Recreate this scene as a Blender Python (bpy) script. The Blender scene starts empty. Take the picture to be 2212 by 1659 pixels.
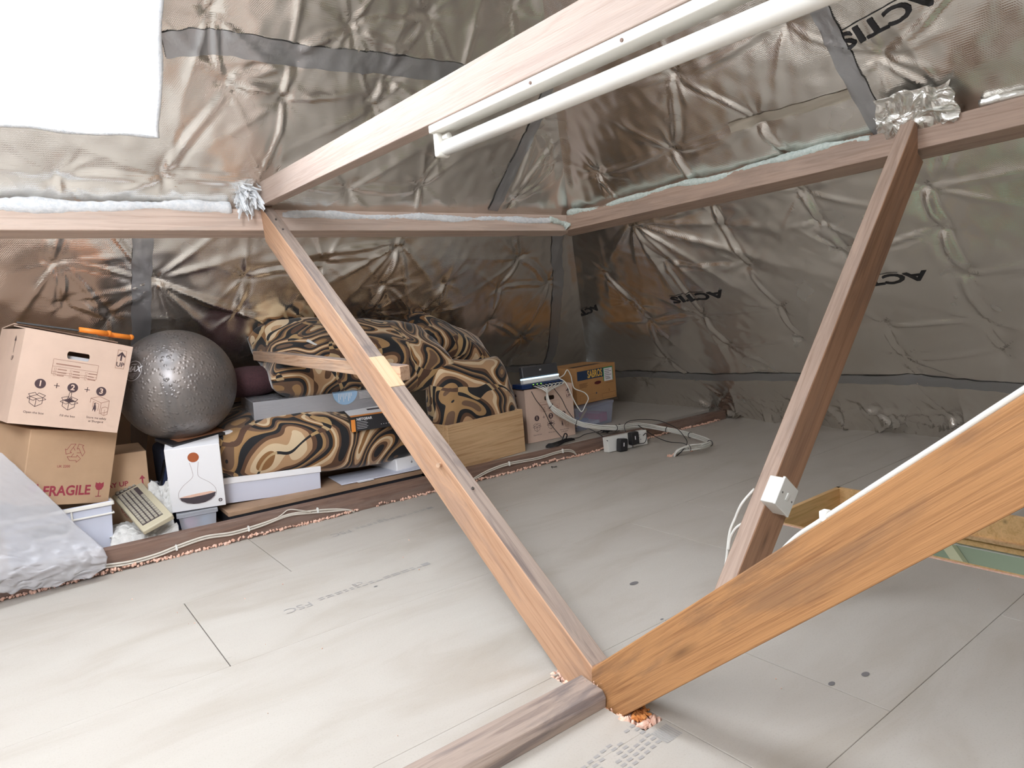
import bpy, bmesh, math, random
import numpy as np
from mathutils import Vector, Matrix, Euler

random.seed(7)
SC = bpy.context.scene
C = bpy.data.collections.new('attic')
SC.collection.children.link(C)

# ------------------------------------------------------------------ camera, sky, window light, exposure
CAM_H = 0.88
F_PX, CX, CY = 1484.0, 1106.0, 829.5
def _norm(v): return v / np.linalg.norm(v)
_v2 = _norm(np.array([-1116.0, 755 - CY, F_PX]))
_a, _b, _c = _v2
_x = (CX*_a - (755 - .82 - CY)*_b - F_PX*_c) / (_a - .082*_b)
_v1 = _norm(np.array([_x - CX, 755 - .082*(_x + 10) - CY, F_PX]))
_up = np.cross(_v1, _v2)
RM = np.array([_v1, _v2, _up])
cam = bpy.data.cameras.new('camera'); camo = bpy.data.objects.new('camera', cam); C.objects.link(camo)
cam.sensor_width = 36; cam.lens = F_PX / 2212 * 36; cam.clip_start = .02
r_, u_, b_ = RM @ np.array([1, 0, 0]), RM @ np.array([0, -1, 0]), RM @ np.array([0, 0, -1])
camo.matrix_world = Matrix(((r_[0], u_[0], b_[0], 0), (r_[1], u_[1], b_[1], 0), (r_[2], u_[2], b_[2], CAM_H), (0, 0, 0, 1)))
SC.camera = camo

w = bpy.data.worlds.new('sky'); SC.world = w; w.use_nodes = True
w.node_tree.nodes['Background'].inputs[0].default_value = (.75, .87, 1, 1)
w.node_tree.nodes['Background'].inputs[1].default_value = 6.0
SC.view_settings.view_transform = 'Standard'; SC.view_settings.look = 'None'
SC.view_settings.gamma = 1; SC.view_settings.use_curve_mapping = False
SC.view_settings.exposure = 0.26

K = 1.36/1.26            # roof pitch (rise over run), all four slopes
YA, XB, YC, XD = 4.27, 4.0, -2.07, -3.4   # where the slopes meet the floor; XD is the far gable
ZR = K*(YA - YC)/2       # ridge height
# skylight openings: (x0, x1, z0, z1) on slope A and on slope C
SKY_A = (-.27, .565, 1.60, 2.62)
SKY_C = (-1.45, -.40, 1.55, 2.80)
def area_light(name, loc, normal, sx, sy, watts, col):
    l = bpy.data.lights.new(name, 'AREA'); l.shape = 'RECTANGLE'; l.size = sx; l.size_y = sy; l.energy = watts; l.color = col
    o = bpy.data.objects.new(name, l); C.objects.link(o); o.location = loc
    o.rotation_euler = Vector(normal).to_track_quat('-Z', 'Y').to_euler()
    return o
nA = Vector((0, -K, -1)).normalized(); nC = Vector((0, K, -1)).normalized(); nB = Vector((-K, 0, -1)).normalized()
def pA(x, z, d=0): return Vector((x, YA - z/K, z)) + nA*d
def pB(y, z, d=0): return Vector((XB - z/K, y, z)) + nB*d
def pC(x, z, d=0): return Vector((x, YC + z/K, z)) + nC*d
area_light('daylight_over_front_skylight', pA((SKY_A[0]+SKY_A[1])/2, (SKY_A[2]+SKY_A[3])/2, -.30), nA, .95, 1.5, 60, (.95, .975, 1))
area_light('daylight_over_rear_skylight', pC((SKY_C[0]+SKY_C[1])/2, (SKY_C[2]+SKY_C[3])/2, -.26), nC, 1.2, 1.7, 115, (1, .985, .97))
area_light('landing_fill_light', (2.1, .6, -.6), (.5, .1, -1), .5, .5, 20, (1, .95, .86))  # added light with no known fitting, brightens the landing below the hatch

# ------------------------------------------------------------------ materials
def mat(name, base=(.5, .5, .5), rough=.6, metal=0, **kw):
    m = bpy.data.materials.new(name); m.use_nodes = True
    p = m.node_tree.nodes['Principled BSDF']
    p.inputs['Base Color'].default_value = (*base, 1); p.inputs['Roughness'].default_value = rough; p.inputs['Metallic'].default_value = metal
    for k_, v in kw.items(): p.inputs[k_.replace('_', ' ')].default_value = v
    return m
class N:
    """small node builder on a material"""
    def __init__(s, m): s.m = m; s.t = m.node_tree; s.p = s.t.nodes['Principled BSDF']; s.co = s.t.nodes.new('ShaderNodeTexCoord')
    def new(s, k_, **kw):
        n = s.t.nodes.new('ShaderNode' + k_)
        for a, v in kw.items(): setattr(n, a, v)
        return n
    def link(s, a, b): s.t.links.new(a, b)
    def coords(s, scale=(1, 1, 1), kind='Object', rot=(0, 0, 0)):
        mp = s.new('Mapping'); mp.inputs['Scale'].default_value = scale; mp.inputs['Rotation'].default_value = rot
        s.link(s.co.outputs[kind], mp.inputs[0]); return mp.outputs[0]
    def noise(s, vec, scale, detail=3, rough=.5, dist=0):
        n = s.new('TexNoise'); n.inputs['Scale'].default_value = scale; n.inputs['Detail'].default_value = detail
        n.inputs['Roughness'].default_value = rough; n.inputs['Distortion'].default_value = dist; s.link(vec, n.inputs['Vector']); return n.outputs['Fac']
    def ramp(s, fac, stops, interp='LINEAR'):
        r = s.new('ValToRGB'); cr = r.color_ramp; cr.interpolation = interp
        while len(cr.elements) < len(stops): cr.elements.new(.5)
        for e, (pos, col) in zip(cr.elements, stops): e.position = pos; e.color = (*col, 1) if len(col) == 3 else col
        s.link(fac, r.inputs[0]); return r.outputs[0]
    def mix(s, fac, a, b, mode='MIX'):
        n = s.new('Mix', data_type='RGBA', blend_type=mode)
        for i, v in ((0, fac), (6, a), (7, b)):
            if hasattr(v, 'node'): s.link(v, n.inputs[i])
            else: n.inputs[i].default_value = v if i == 0 else (*v, 1)
        return n.outputs[2]
    def math(s, op, a, b=0):
        n = s.new('Math', operation=op)
        for i, v in ((0, a), (1, b)):
            if hasattr(v, 'node'): s.link(v, n.inputs[i])
            else: n.inputs[i].default_value = v
        return n.outputs[0]
    def bump(s, h, strength=.3, dist=.002, prev=None):
        b = s.new('Bump'); b.inputs['Strength'].default_value = strength; b.inputs['Distance'].default_value = dist
        s.link(h, b.inputs['Height'])
        if prev is not None: s.link(prev, b.inputs['Normal'])
        s.link(b.outputs[0], s.p.inputs['Normal']); return b.outputs[0]
    def base(s, c): s.link(c, s.p.inputs['Base Color'])
    def rough(s, c): s.link(c, s.p.inputs['Roughness'])

def wood(name, light, dark, stain=None, stain_amt=.35, grain=1.0, seed=0., knots=True, rough=.7):
    m = mat(name, light, rough); n = N(m)
    v = n.coords((1.2, 26*grain, 26*grain)); 
    off = n.new('Mapping'); off.inputs['Location'].default_value = (seed, seed*2, seed*3); n.link(v, off.inputs[0]); v = off.outputs[0]
    g = n.noise(v, 2.2, 4, .6, 1.2)
    fine = n.noise(n.coords((6, 260, 260)), 1.5, 2, .6)
    c = n.ramp(g, [(.30, dark), (.52, light), (.75, tuple(min(1, x*1.12) for x in light))])
    c = n.mix(n.ramp(fine, [(.35, (0, 0, 0)), (.7, (.22, .22, .22))]), c, dark, 'MIX')
    if knots:
        vo = n.new('TexVoronoi'); vo.inputs['Scale'].default_value = 1.0; n.link(n.coords((1.7, 9, 9)), vo.inputs['Vector'])
        k_ = n.ramp(vo.outputs['Distance'], [(.02, (.8, .8, .8)), (.06, (.35, .35, .35)), (.11, (0, 0, 0))])
        c = n.mix(k_, c, tuple(x*.35 for x in dark))
    if stain:
        st = n.noise(n.coords((1.6, 9, 9)), 1.7, 5, .65, .6)
        c = n.mix(n.ramp(st, [(.5, (0, 0, 0)), (.62, (stain_amt,)*3)]), c, stain)
    n.base(c); b = n.bump(g, .25, .003); n.bump(fine, .35, .0015, b)
    return m
M = {}
M['wood_pale'] = wood('sawn_softwood_pale', (.60, .40, .27), (.38, .22, .13), (.30, .26, .24), .3, seed=1)
M['wood_pink'] = wood('sawn_softwood_pinkish', (.63, .50, .42), (.52, .38, .305), (.44, .38, .34), .25, seed=2)
M['wood_tie'] = wood('sawn_softwood_tie', (.50, .395, .335), (.42, .31, .25), (.36, .30, .27), .2, seed=2.7)
M['wood_strut'] = wood('sawn_softwood_strut', (.53, .32, .20), (.40, .22, .125), (.20, .16, .15), .3, seed=3)
M['wood_weathered'] = wood('weathered_grey_softwood', (.36, .28, .23), (.20, .15, .13), (.10, .09, .10), .5, seed=4)
M['wood_brown'] = wood('sawn_softwood_brown', (.40, .225, .135), (.28, .145, .08), (.19, .12, .09), .3, seed=5)
M['wood_grey_brown'] = wood('dusty_brown_softwood', (.46, .335, .265), (.34, .235, .18), (.26, .20, .17), .3, seed=5.5)
M['wood_big'] = wood('orange_brown_softwood', (.43, .215, .085), (.27, .12, .045), (.17, .095, .055), .5, seed=6, grain=2.4)
M['wood_joist'] = wood('dusty_dark_joist', (.22, .135, .10), (.13, .075, .055), (.26, .20, .17), .5, seed=7)
M['wood_pine'] = wood('waxed_pine', (.64, .43, .24), (.47, .27, .13), None, seed=8, rough=.45)
M['wood_hatch'] = wood('new_pine_lining', (.78, .50, .24), (.62, .36, .14), None, seed=9, rough=.5)
M['wood_fresh'] = wood('fresh_sawn_softwood', (.72, .52, .33), (.55, .35, .19), None, seed=10, knots=False)

def foil_mat():
    m = mat('silver_multifoil', (.88, .85, .80), .25, .98); n = N(m)
    nz = n.noise(n.coords(), 1.6, 4, .6)
    n.base(n.ramp(nz, [(.3, (.84, .805, .755)), (.7, (.91, .885, .85))]))
    n.rough(n.ramp(n.noise(n.coords(), 3.1, 3), [(.3, (.15,)*3), (.7, (.29,)*3)]))
    wz = n.new('TexWave', bands_direction='Z'); wz.inputs['Scale'].default_value = 55; n.link(n.coords(), wz.inputs[0])
    wx = n.new('TexWave', bands_direction='DIAGONAL'); wx.inputs['Scale'].default_value = 55; n.link(n.coords((1.7, 1.7, 0)), wx.inputs[0])
    weave = n.math('ADD', wz.outputs['Fac'], wx.outputs['Fac'])
    cr = n.noise(n.coords(), 9, 2, .5, .4)
    b = n.bump(cr, .16, .006); n.bump(weave, .16, .0012, b)
    return m
M['foil'] = foil_mat()
def tape_mat():
    m = mat('aluminium_tape', (.50, .51, .53), .36, .85); n = N(m)
    n.bump(n.noise(n.coords(), 30, 4, .6, 1), .35, .003); return m
M['tape'] = tape_mat()
M['masking'] = mat('clear_beige_tape', (.50, .45, .37), .35, .4)
def foil_torn():
    m = mat('crumpled_foil_edge', (.80, .79, .75), .25, .8); n = N(m)
    n.bump(n.noise(n.coords(), 45, 4, .6, 1), .5, .004); return m
M['torn'] = foil_torn()
def fluffy(name, c, c2, sc=60):
    m = mat(name, c, .95); n = N(m); nz = n.noise(n.coords(), sc, 5, .7)
    n.base(n.ramp(nz, [(.35, c2), (.6, c)])); n.bump(nz, .8, .006); return m
M['wadding'] = fluffy('white_wadding', (.86, .88, .90), (.70, .74, .78))
M['wadding_green'] = fluffy('pale_green_wadding', (.72, .80, .76), (.52, .62, .58))
M['pink'] = fluffy('pink_fibre_insulation', (.93, .66, .54), (.84, .46, .32), 90)
M['orange_ins'] = fluffy('orange_fibre_insulation', (.88, .38, .12), (.55, .16, .03), 90)

def chipboard():
    m = mat('flooring_chipboard', (.5, .47, .43), .75); n = N(m)
    sp = n.noise(n.coords((1, 1, 1)), 240, 2, .5)
    sm = n.noise(n.coords((1.1, 3.2, 1)), 1.7, 5, .62, .8)
    st = n.noise(n.coords(), .9, 3, .5)
    c = n.ramp(sm, [(.25, (.38, .338, .285)), (.5, (.44, .405, .36)), (.8, (.475, .445, .40))])
    c = n.mix(n.ramp(sp, [(.3, (.25,)*3), (.45, (0, 0, 0))]), c, (.30, .26, .21))
    c = n.mix(n.ramp(st, [(.5, (0, 0, 0)), (.75, (.3,)*3)]), c, (.40, .35, .30))
    # small dark marks and scuffs
    vo = n.new('TexVoronoi'); vo.inputs['Scale'].default_value = 1.9; n.link(n.coords((1, 1.6, 1)), vo.inputs['Vector'])
    c = n.mix(n.ramp(vo.outputs['Distance'], [(.02, (.65,)*3), (.035, (0, 0, 0))]), c, (.12, .11, .10))
    n.base(c); n.bump(sp, .12, .001); n.rough(n.ramp(sm, [(.3, (.62,)*3), (.7, (.8,)*3)])); return m
M['floor'] = chipboard()
M['underfloor'] = mat('dark_gap', (.07, .05, .04), .9)

def card(name, c, dirt=.12):
    m = mat(name, c, .8); n = N(m)
    v = n.noise(n.coords((1.5, 1.5, 60)), 2, 2); z = n.noise(n.coords(), 6, 4, .6)
    cc = n.ramp(z, [(.3, tuple(x*(1-dirt) for x in c)), (.7, c)]); n.base(cc); n.bump(v, .08, .002); return m
M['card_pink'] = card('pale_cardboard', (.72, .53, .42))
M['card_tan'] = card('tan_cardboard', (.60, .40, .25))
M['card_orange'] = card('fruit_box_cardboard', (.50, .26, .10))
M['card_flat'] = card('brown_packing_board', (.42, .27, .17), .3)
M['ink'] = mat('dark_brown_ink', (.075, .045, .05), .7)
M['ink_thin'] = mat('light_brown_ink', (.36, .20, .15), .7)
M['ink_red'] = mat('maroon_ink', (.36, .05, .075), .7)
M['ink_blue'] = mat('navy_ink', (.02, .045, .10), .6)
M['ink_yellow'] = mat('yellow_ink', (.80, .50, .10), .6)
M['ink_grey'] = mat('faded_grey_ink', (.33, .315, .30), .8)
M['ink_foil'] = mat('black_foil_print', (.02, .02, .022), .45)
M['white'] = mat('white_paint', (.80, .80, .79), .45)
M['white_card'] = mat('white_gloss_card', (.86, .86, .88), .35)
M['white_plastic'] = mat('white_plastic', (.80, .80, .76), .35)
M['cream_enamel'] = mat('cream_enamel', (.84, .82, .76), .3)
M['tube'] = mat('milky_glass_tube', (.86, .85, .80), .15)
M['lilac_plastic'] = mat('pale_lilac_plastic', (.62, .65, .76), .4)
M['lilac_card'] = mat('pale_lilac_card', (.60, .62, .72), .5)
M['black'] = mat('black_plastic', (.02, .02, .022), .35)
M['black_card'] = mat('black_card', (.025, .025, .03), .4)
M['rubber'] = mat('black_cable', (.015, .015, .017), .45)
M['cable'] = mat('white_cable', (.74, .73, .68), .4)
M['cable_old'] = mat('dusty_white_cable', (.60, .55, .48), .55)
M['navy'] = mat('navy_metal', (.02, .05, .16), .35, .3)
M['blue'] = mat('blue_plastic', (.05, .12, .55), .4)
M['navy_cloth'] = mat('navy_fabric', (.008, .010, .025), .9)
M['orange'] = mat('orange_rubber', (.90, .27, .03), .45)
M['steel'] = mat('brushed_steel', (.30, .30, .31), .3, 1)
M['orange_flat'] = mat('orange_print', (.85, .30, .05), .5)
M['peach'] = mat('peach_print', (.80, .52, .40), .5)
M['copper'] = mat('copper_ball_print', (.40, .10, .03), .5)
M['dark_print'] = mat('charcoal_print', (.07, .055, .065), .5)
M['line_print'] = mat('fine_grey_print', (.38, .30, .30), .5)
M['sky_sticker'] = mat('light_blue_sticker', (.35, .55, .78), .5)
M['kb_body'] = mat('yellowed_plastic', (.52, .47, .34), .5)
M['kb_key'] = mat('grey_beige_keycap', (.36, .33, .27), .5)
M['hub_grey'] = mat('charcoal_plastic', (.06, .06, .065), .35)
M['led'] = mat('blue_light_strip', (.7, .85, 1), .3, Emission_Color=(.55, .8, 1, 1), Emission_Strength=1.2)
M['led_green'] = mat('green_status_light', (.3, .8, .1), .3, Emission_Color=(.45, 1, .1, 1), Emission_Strength=1.0)
M['green_sticker'] = mat('green_print', (.02, .30, .10), .5)
M['sage'] = mat('sage_green_paint', (.42, .50, .43), .8)
M['cream'] = mat('cream_paint', (.80, .77, .62), .6)
M['burgundy'] = fluffy('burgundy_velour', (.085, .035, .04), (.05, .02, .025), 120)
M['cloth'] = fluffy('cream_cloth', (.70, .69, .66), (.56, .55, .53), 30)
M['bag_white'] = fluffy('greyish_white_bag', (.42, .42, .46), (.30, .30, .34), 12)
def grey_wrapped():
    m = mat('grey_card_in_film', (.35, .35, .37), .18, 0); m.node_tree.nodes['Principled BSDF'].inputs['Coat Weight'].default_value = .6
    n = N(m); n.bump(n.noise(n.coords((1, 1, 5)), 7, 4, .5, 2), .35, .01); return m
M['grey_wrapped'] = grey_wrapped()
def clear_plastic(name, tint, alpha_mix):
    m = mat(name, tint, .25); t = m.node_tree; p = t.nodes['Principled BSDF']; out = t.nodes['Material Output']
    tr = t.nodes.new('ShaderNodeBsdfTransparent'); tr.inputs[0].default_value = (.93, .94, .97, 1)
    mx = t.nodes.new('ShaderNodeMixShader'); mx.inputs[0].default_value = alpha_mix
    t.links.new(tr.outputs[0], mx.inputs[1]); t.links.new(p.outputs[0], mx.inputs[2]); t.links.new(mx.outputs[0], out.inputs[0]); return m
M['clear'] = clear_plastic('clear_plastic', (.60, .64, .78), .30)
M['clear_milky'] = clear_plastic('milky_clear_plastic', (.78, .80, .86), .40)
M['glass'] = clear_plastic('window_glass', (.9, .95, 1), .06)
def sheet_mat():
    m = clear_plastic('frosted_polythene', (.64, .63, .64), .46); n = N(m)
    n.bump(n.noise(n.coords(), 14, 5, .6, 1.5), .22, .006)
    p = m.node_tree.nodes['Principled BSDF']; p.inputs['Roughness'].default_value = .3; p.inputs['Subsurface Weight'].default_value = .0
    return m
M['sheet'] = sheet_mat()
def swirl(name, seed):
    m = mat(name, (.2, .1, .05), .8); n = N(m)
    p = n.p; p.inputs['Sheen Weight'].default_value = .35; p.inputs['Sheen Roughness'].default_value = .4
    mp = n.new('Mapping'); mp.inputs['Location'].default_value = (seed, seed*.7, seed*1.3); n.link(n.co.outputs['Object'], mp.inputs[0])
    a = n.noise(mp.outputs[0], 2.7, 0, .5, 1.5)
    v = n.math('FRACT', n.math('MULTIPLY', a, 3.9))
    cols = [(0, (.012, .012, .014)), (.15, (.115, .055, .028)), (.27, (.46, .28, .15)), (.40, (.66, .51, .33)), (.52, (.27, .13, .045)), (.63, (.012, .012, .014)), (.80, (.15, .085, .05)), (.90, (.36, .21, .09))]
    c = n.ramp(v, cols, 'CONSTANT')
    # second family of bands cutting across the first
    a2 = n.noise(mp.outputs[0], 3.4, 0, .5, .6); v2 = n.math('FRACT', n.math('MULTIPLY', n.math('ADD', a2, 3.3), 2.6))
    cut = n.ramp(v2, [(0, (0, 0, 0)), (.80, (1, 1, 1)), (.93, (0, 0, 0))], 'CONSTANT')
    c2 = n.ramp(v, [(0, (.45, .29, .13)), (.25, (.012, .012, .014)), (.5, (.52, .37, .2)), (.7, (.10, .05, .03))], 'CONSTANT')
    c = n.mix(cut, c, c2)
    seam = n.ramp(v, [(0, (0, 0, 0)), (.02, (1, 1, 1)), (.98, (1, 1, 1)), (1, (0, 0, 0))])
    n.base(c); b = n.bump(seam, .4, .004); n.bump(n.noise(n.coords(), 180, 2), .3, .002, b); return m
M['swirl1'] = swirl('swirl_velvet_a', 3.1); M['swirl2'] = swirl('swirl_velvet_b', 8.4); M['swirl3'] = swirl('swirl_velvet_c', 12.7); M['swirl4'] = swirl('swirl_velvet_d', 21.3)
def ball_mat():
    m = mat('pewter_vinyl', (.20, .185, .18), .40, .6); n = N(m)
    dust = n.noise(n.coords((1, 1, .45), rot=(0, .5, 0)), 5, 4, .55, .6)
    n.base(n.ramp(dust, [(.42, (.19, .178, .175)), (.66, (.29, .25, .225))]))
    n.rough(n.ramp(dust, [(.40, (.36,)*3), (.66, (.50,)*3)]))
    vo = n.new('TexVoronoi'); vo.inputs['Scale'].default_value = 62; n.link(n.coords(), vo.inputs['Vector'])
    h = n.ramp(vo.outputs['Distance'], [(.12, (1, 1, 1)), (.45, (0, 0, 0))])
    n.bump(h, .5, .0035); return m
M['ball'] = ball_mat()

# ------------------------------------------------------------------ object helpers
def link(o, parent=None):
    C.objects.link(o)
    if parent is not None: o.parent = parent
    return o
def tag(o, label=None, cat=None, group=None, kind=None):
    if label: o['label'] = label
    if cat: o['category'] = cat
    if group: o['group'] = group
    if kind: o['kind'] = kind
    return o
def root(name, label, cat, loc=(0, 0, 0), rot=(0, 0, 0), group=None):
    o = bpy.data.objects.new(name, None); o.empty_display_size = .05; link(o)
    o.location = loc; o.rotation_euler = [math.radians(a) for a in rot]
    return tag(o, label, cat, group)
def mesh_obj(name, me, m, parent=None, smooth=False):
    if m is not None: me.materials.clear(); me.materials.append(m)
    if smooth:
        me.polygons.foreach_set('use_smooth', [True]*len(me.polygons))
    return link(bpy.data.objects.new(name, me), parent)
def bobj(name, bm, m, parent=None, smooth=False, bevel=0, seg=2, recalc=True):
    if recalc: bmesh.ops.recalc_face_normals(bm, faces=bm.faces)
    me = bpy.data.meshes.new(name); bm.to_mesh(me); bm.free()
    o = mesh_obj(name, me, m, parent, smooth)
    if bevel:
        b = o.modifiers.new('bevel', 'BEVEL'); b.width = bevel; b.segments = seg; b.limit_method = 'ANGLE'
    return o
def box(bm, x0, y0, z0, x1, y1, z1, mtx=None):
    vs = [bm.verts.new(p) for p in ((x0, y0, z0), (x1, y0, z0), (x1, y1, z0), (x0, y1, z0), (x0, y0, z1), (x1, y0, z1), (x1, y1, z1), (x0, y1, z1))]
    for f in ((0, 3, 2, 1), (4, 5, 6, 7), (0, 1, 5, 4), (1, 2, 6, 5), (2, 3, 7, 6), (3, 0, 4, 7)): bm.faces.new([vs[i] for i in f])
    if mtx is not None: bmesh.ops.transform(bm, matrix=mtx, verts=vs)
    return vs
def cyl(bm, p0, p1, r, seg=16, r2=None):
    p0, p1 = Vector(p0), Vector(p1); d = p1 - p0
    mtx = Matrix.Translation((p0 + p1)/2) @ d.to_track_quat('Z', 'Y').to_matrix().to_4x4()
    bmesh.ops.create_cone(bm, cap_ends=True, segments=seg, radius1=r, radius2=r if r2 is None else r2, depth=d.length, matrix=mtx)
def smooth_path(pts, n=8):
    P = [Vector(p) for p in pts]; P = [P[0]*2 - P[1]] + P + [P[-1]*2 - P[-2]]; out = []
    for i in range(1, len(P)-2):
        for j in range(n):
            t = j/n; a, b, c, d = P[i-1:i+3]
            out.append(.5*((2*b) + (c-a)*t + (2*a-5*b+4*c-d)*t*t + (3*b-a-3*c+d)*t**3))
    out.append(P[-2]); return out
def tube(bm, pts, r, seg=8, rf=None):
    rings = []; prev = None
    for i, p in enumerate(pts):
        d = (pts[min(i+1, len(pts)-1)] - pts[max(i-1, 0)]).normalized()
        if prev is None: u = d.orthogonal().normalized()
        else:
            u = prev - d*prev.dot(d); u = u.normalized() if u.length > 1e-6 else d.orthogonal().normalized()
        prev = u; v = d.cross(u); rr = r*(rf(i) if rf else 1)
        rings.append([bm.verts.new(p + (u*math.cos(2*math.pi*k/seg) + v*math.sin(2*math.pi*k/seg))*rr) for k in range(seg)])
    for a, b in zip(rings, rings[1:]):
        for k in range(seg): bm.faces.new((a[k], a[(k+1) % seg], b[(k+1) % seg], b[k]))
    bm.faces.new(rings[0][::-1]); bm.faces.new(rings[-1])
def tube_obj(name, pts, r, m, parent=None, n=8, seg=8, smooth_it=True):
    bm = bmesh.new(); tube(bm, smooth_path(pts, n) if smooth_it else [Vector(p) for p in pts], r, seg); return bobj(name, bm, m, parent, smooth=True)
def text_mesh(s, size, bold=0.0, align='CENTER', shear=0, sx=1):
    cu = bpy.data.curves.new('t', 'FONT'); cu.body = s; cu.size = size; cu.offset = bold; cu.align_x = align; cu.align_y = 'CENTER'; cu.shear = shear; cu.resolution_u = 3
    o = bpy.data.objects.new('t', cu); C.objects.link(o); bpy.context.view_layer.update()
    dg = bpy.context.evaluated_depsgraph_get(); me = bpy.data.meshes.new_from_object(o.evaluated_get(dg))
    vs = [(v.co.x*sx, v.co.y) for v in me.vertices]; fs = [tuple(p.vertices) for p in me.polygons]
    bpy.data.objects.remove(o); bpy.data.curves.remove(cu); bpy.data.meshes.remove(me)
    return vs, fs
class Print:
    """flat ink marks laid on one face; uv -> local point through f(u, v)"""
    def __init__(s, f): s.bm = bmesh.new(); s.f = f
    def poly(s, pts): s.bm.faces.new([s.bm.verts.new(s.f(*p)) for p in pts]); return s
    def line(s, p, q, w):
        p, q = Vector(p), Vector(q); d = (q-p); nrm = Vector((-d.y, d.x)).normalized()*w/2
        return s.poly([p+nrm, p-nrm, q-nrm, q+nrm])
    def pline(s, pts, w, close=False):
        for a, b in zip(pts, pts[1:] + ([pts[0]] if close else [])): s.line(a, b, w)
        if not close and len(pts) < 2: pass
        return s
    def frame(s, u0, v0, u1, v1, w): return s.pline([(u0, v0), (u1, v0), (u1, v1), (u0, v1)], w, True)
    def rect(s, u0, v0, u1, v1): return s.poly([(u0, v0), (u1, v0), (u1, v1), (u0, v1)])
    def disc(s, u, v, r, n=24, ry=None): return s.poly([(u + r*math.cos(2*math.pi*i/n), v + (ry or r)*math.sin(2*math.pi*i/n)) for i in range(n)])
    def ring(s, u, v, r, w, n=28): return s.pline([(u + r*math.cos(2*math.pi*i/n), v + r*math.sin(2*math.pi*i/n)) for i in range(n)], w, True)
    def text(s, t, u, v, size, bold=0, align='CENTER', ang=0, sx=1, shear=0):
        vs, fs = text_mesh(t, size, bold, align, shear, sx); c, si = math.cos(ang), math.sin(ang)
        V = [s.bm.verts.new(s.f(u + x*c - y*si, v + x*si + y*c)) for x, y in vs]
        for f in fs:
            try: s.bm.faces.new([V[i] for i in f])
            except ValueError: pass
        return s
    def done(s, name, m, parent): return bobj(name, s.bm, m, parent, recalc=False)
def front(eps=.0008): return lambda u, v: (u, -eps, v)

# ------------------------------------------------------------------ foil slopes
rng = np.random.RandomState(3)
LZ = math.sqrt(1 + 1/K**2)      # slope length per metre of height
class Foil:
    def __init__(s, puckers, seed, span):
        s.r = np.random.RandomState(seed); s.p = np.array(puckers, float).copy(); s.p[:, 1] *= LZ
        s.wav = [(s.r.uniform(1.5, 7), s.r.uniform(1.5, 7)*s.r.choice([-1, 1]), s.r.uniform(0, 6.28), s.r.uniform(.3, 1)) for _ in range(14)]
        s.folds = []
        P = s.p
        for i, a in enumerate(P):
            d = np.hypot(*(P - a).T); order = np.argsort(d)[1:4]
            for j in order:
                if d[j] < .62 and i < j: s.folds.append(('link', a, P[j], s.r.uniform(.006, .012), s.r.uniform(.005, .012)))
            a0 = s.r.uniform(0, 6.28)
            nr = s.r.randint(5, 9)
            for q in range(nr):
                s.folds.append(('ray', a, a0 + q*6.28/nr + s.r.uniform(-.3, .3), s.r.choice([.06, .1, .16, .34]), s.r.uniform(.004, .011)))
    def add_star(s, x, z, rays):
        a = np.array([x, z*LZ])
        for ang, ln, h in rays: s.folds.append(('ray', a, ang, ln, h))
    def d(s, S, Z):
        S = np.asarray(S, float); T = np.asarray(Z, float)*LZ; out = np.zeros_like(S)
        for kx, ky, ph, am in s.wav: out += .0030*am*np.sin(kx*S + ky*T + ph + .7*np.sin(1.7*kx*T*.4 + ph*2))
        for a in s.p:
            r = np.hypot(S - a[0], T - a[1]); out -= .016*np.exp(-r/.035) + .014*np.exp(-r/.13)
        for f in s.folds:
            if f[0] == 'link':
                _, a, b, h, wd = f; L = np.hypot(*(b-a)); ux, uy = (b-a)/L
                q = (S-a[0])*ux + (T-a[1])*uy; e = -(S-a[0])*uy + (T-a[1])*ux
                e = e - .012*np.sin(np.clip(q/L, 0, 1)*3.14*1.5)
                mk = (q > 0) & (q < L) & (np.abs(e) < .12)
                if mk.any():
                    prof = np.exp(-np.abs(e[mk])/wd) - .45*np.exp(-((np.abs(e[mk]) - 2.6*wd)/wd)**2)
                    out[mk] += h*prof*np.sin(np.clip(q[mk]/L, 0, 1)*math.pi)**.4
            else:
                _, a, ang, ln, h = f; ux, uy = math.cos(ang), math.sin(ang)
                q = (S-a[0])*ux + (T-a[1])*uy; e = -(S-a[0])*uy + (T-a[1])*ux
                mk = (q > 0) & (q < ln*2.5) & (np.abs(e) < .12)
                if mk.any():
                    wd = .003 + .052*q[mk]
                    out[mk] += 1.25*h*np.exp(-(np.abs(e[mk])/wd)**1.3)*np.minimum(1, q[mk]/.02)*np.exp(-(q[mk]/ln)**2)
        # fine crumpling
        for i in range(10):
            a = s_ang = 6.28*((i*.618) % 1); kf = 22 + 7*i
            out += .00045*np.sin(kf*(S*math.cos(a) + T*math.sin(a)) + 2.5*np.sin(5*S + i) + 2*np.sin(4*T - i))
        return out
PB = [(2.609, 1.277), (2.566, 1.062), (2.113, 1.181), (2.11, 1.271), (2.1, 0.978), (2.058, 0.753), (1.642, 1.128), (1.64, 1.264), (1.614, 0.995), (2.565, 0.729), (3.005, 0.705), (2.54, 0.533), (2.058, 0.568), (3.055, 0.83), (3.072, 1.022), (1.178, 1.184), (1.181, 1.032), (1.163, 0.845), (1.155, 0.634), (1.575, 0.637), (1.577, 0.457), (1.57, 0.368), (1.143, 0.489), (2.626, 1.521), (2.121, 1.523), (1.664, 1.537), (1.638, 1.412), (0.991, 1.406), (1.906, 1.765), (1.411, 1.777), (1.154, 1.607), (1.94, 0.156), (2.37, 0.155), (1.472, 0.136), (2.844, 0.158), (3.086, 0.434), (3.476, 0.236), (0.7, .9), (.7, .5), (.7, 1.3), (.8, 1.75), (.25, .7), (.25, 1.2)]
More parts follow.
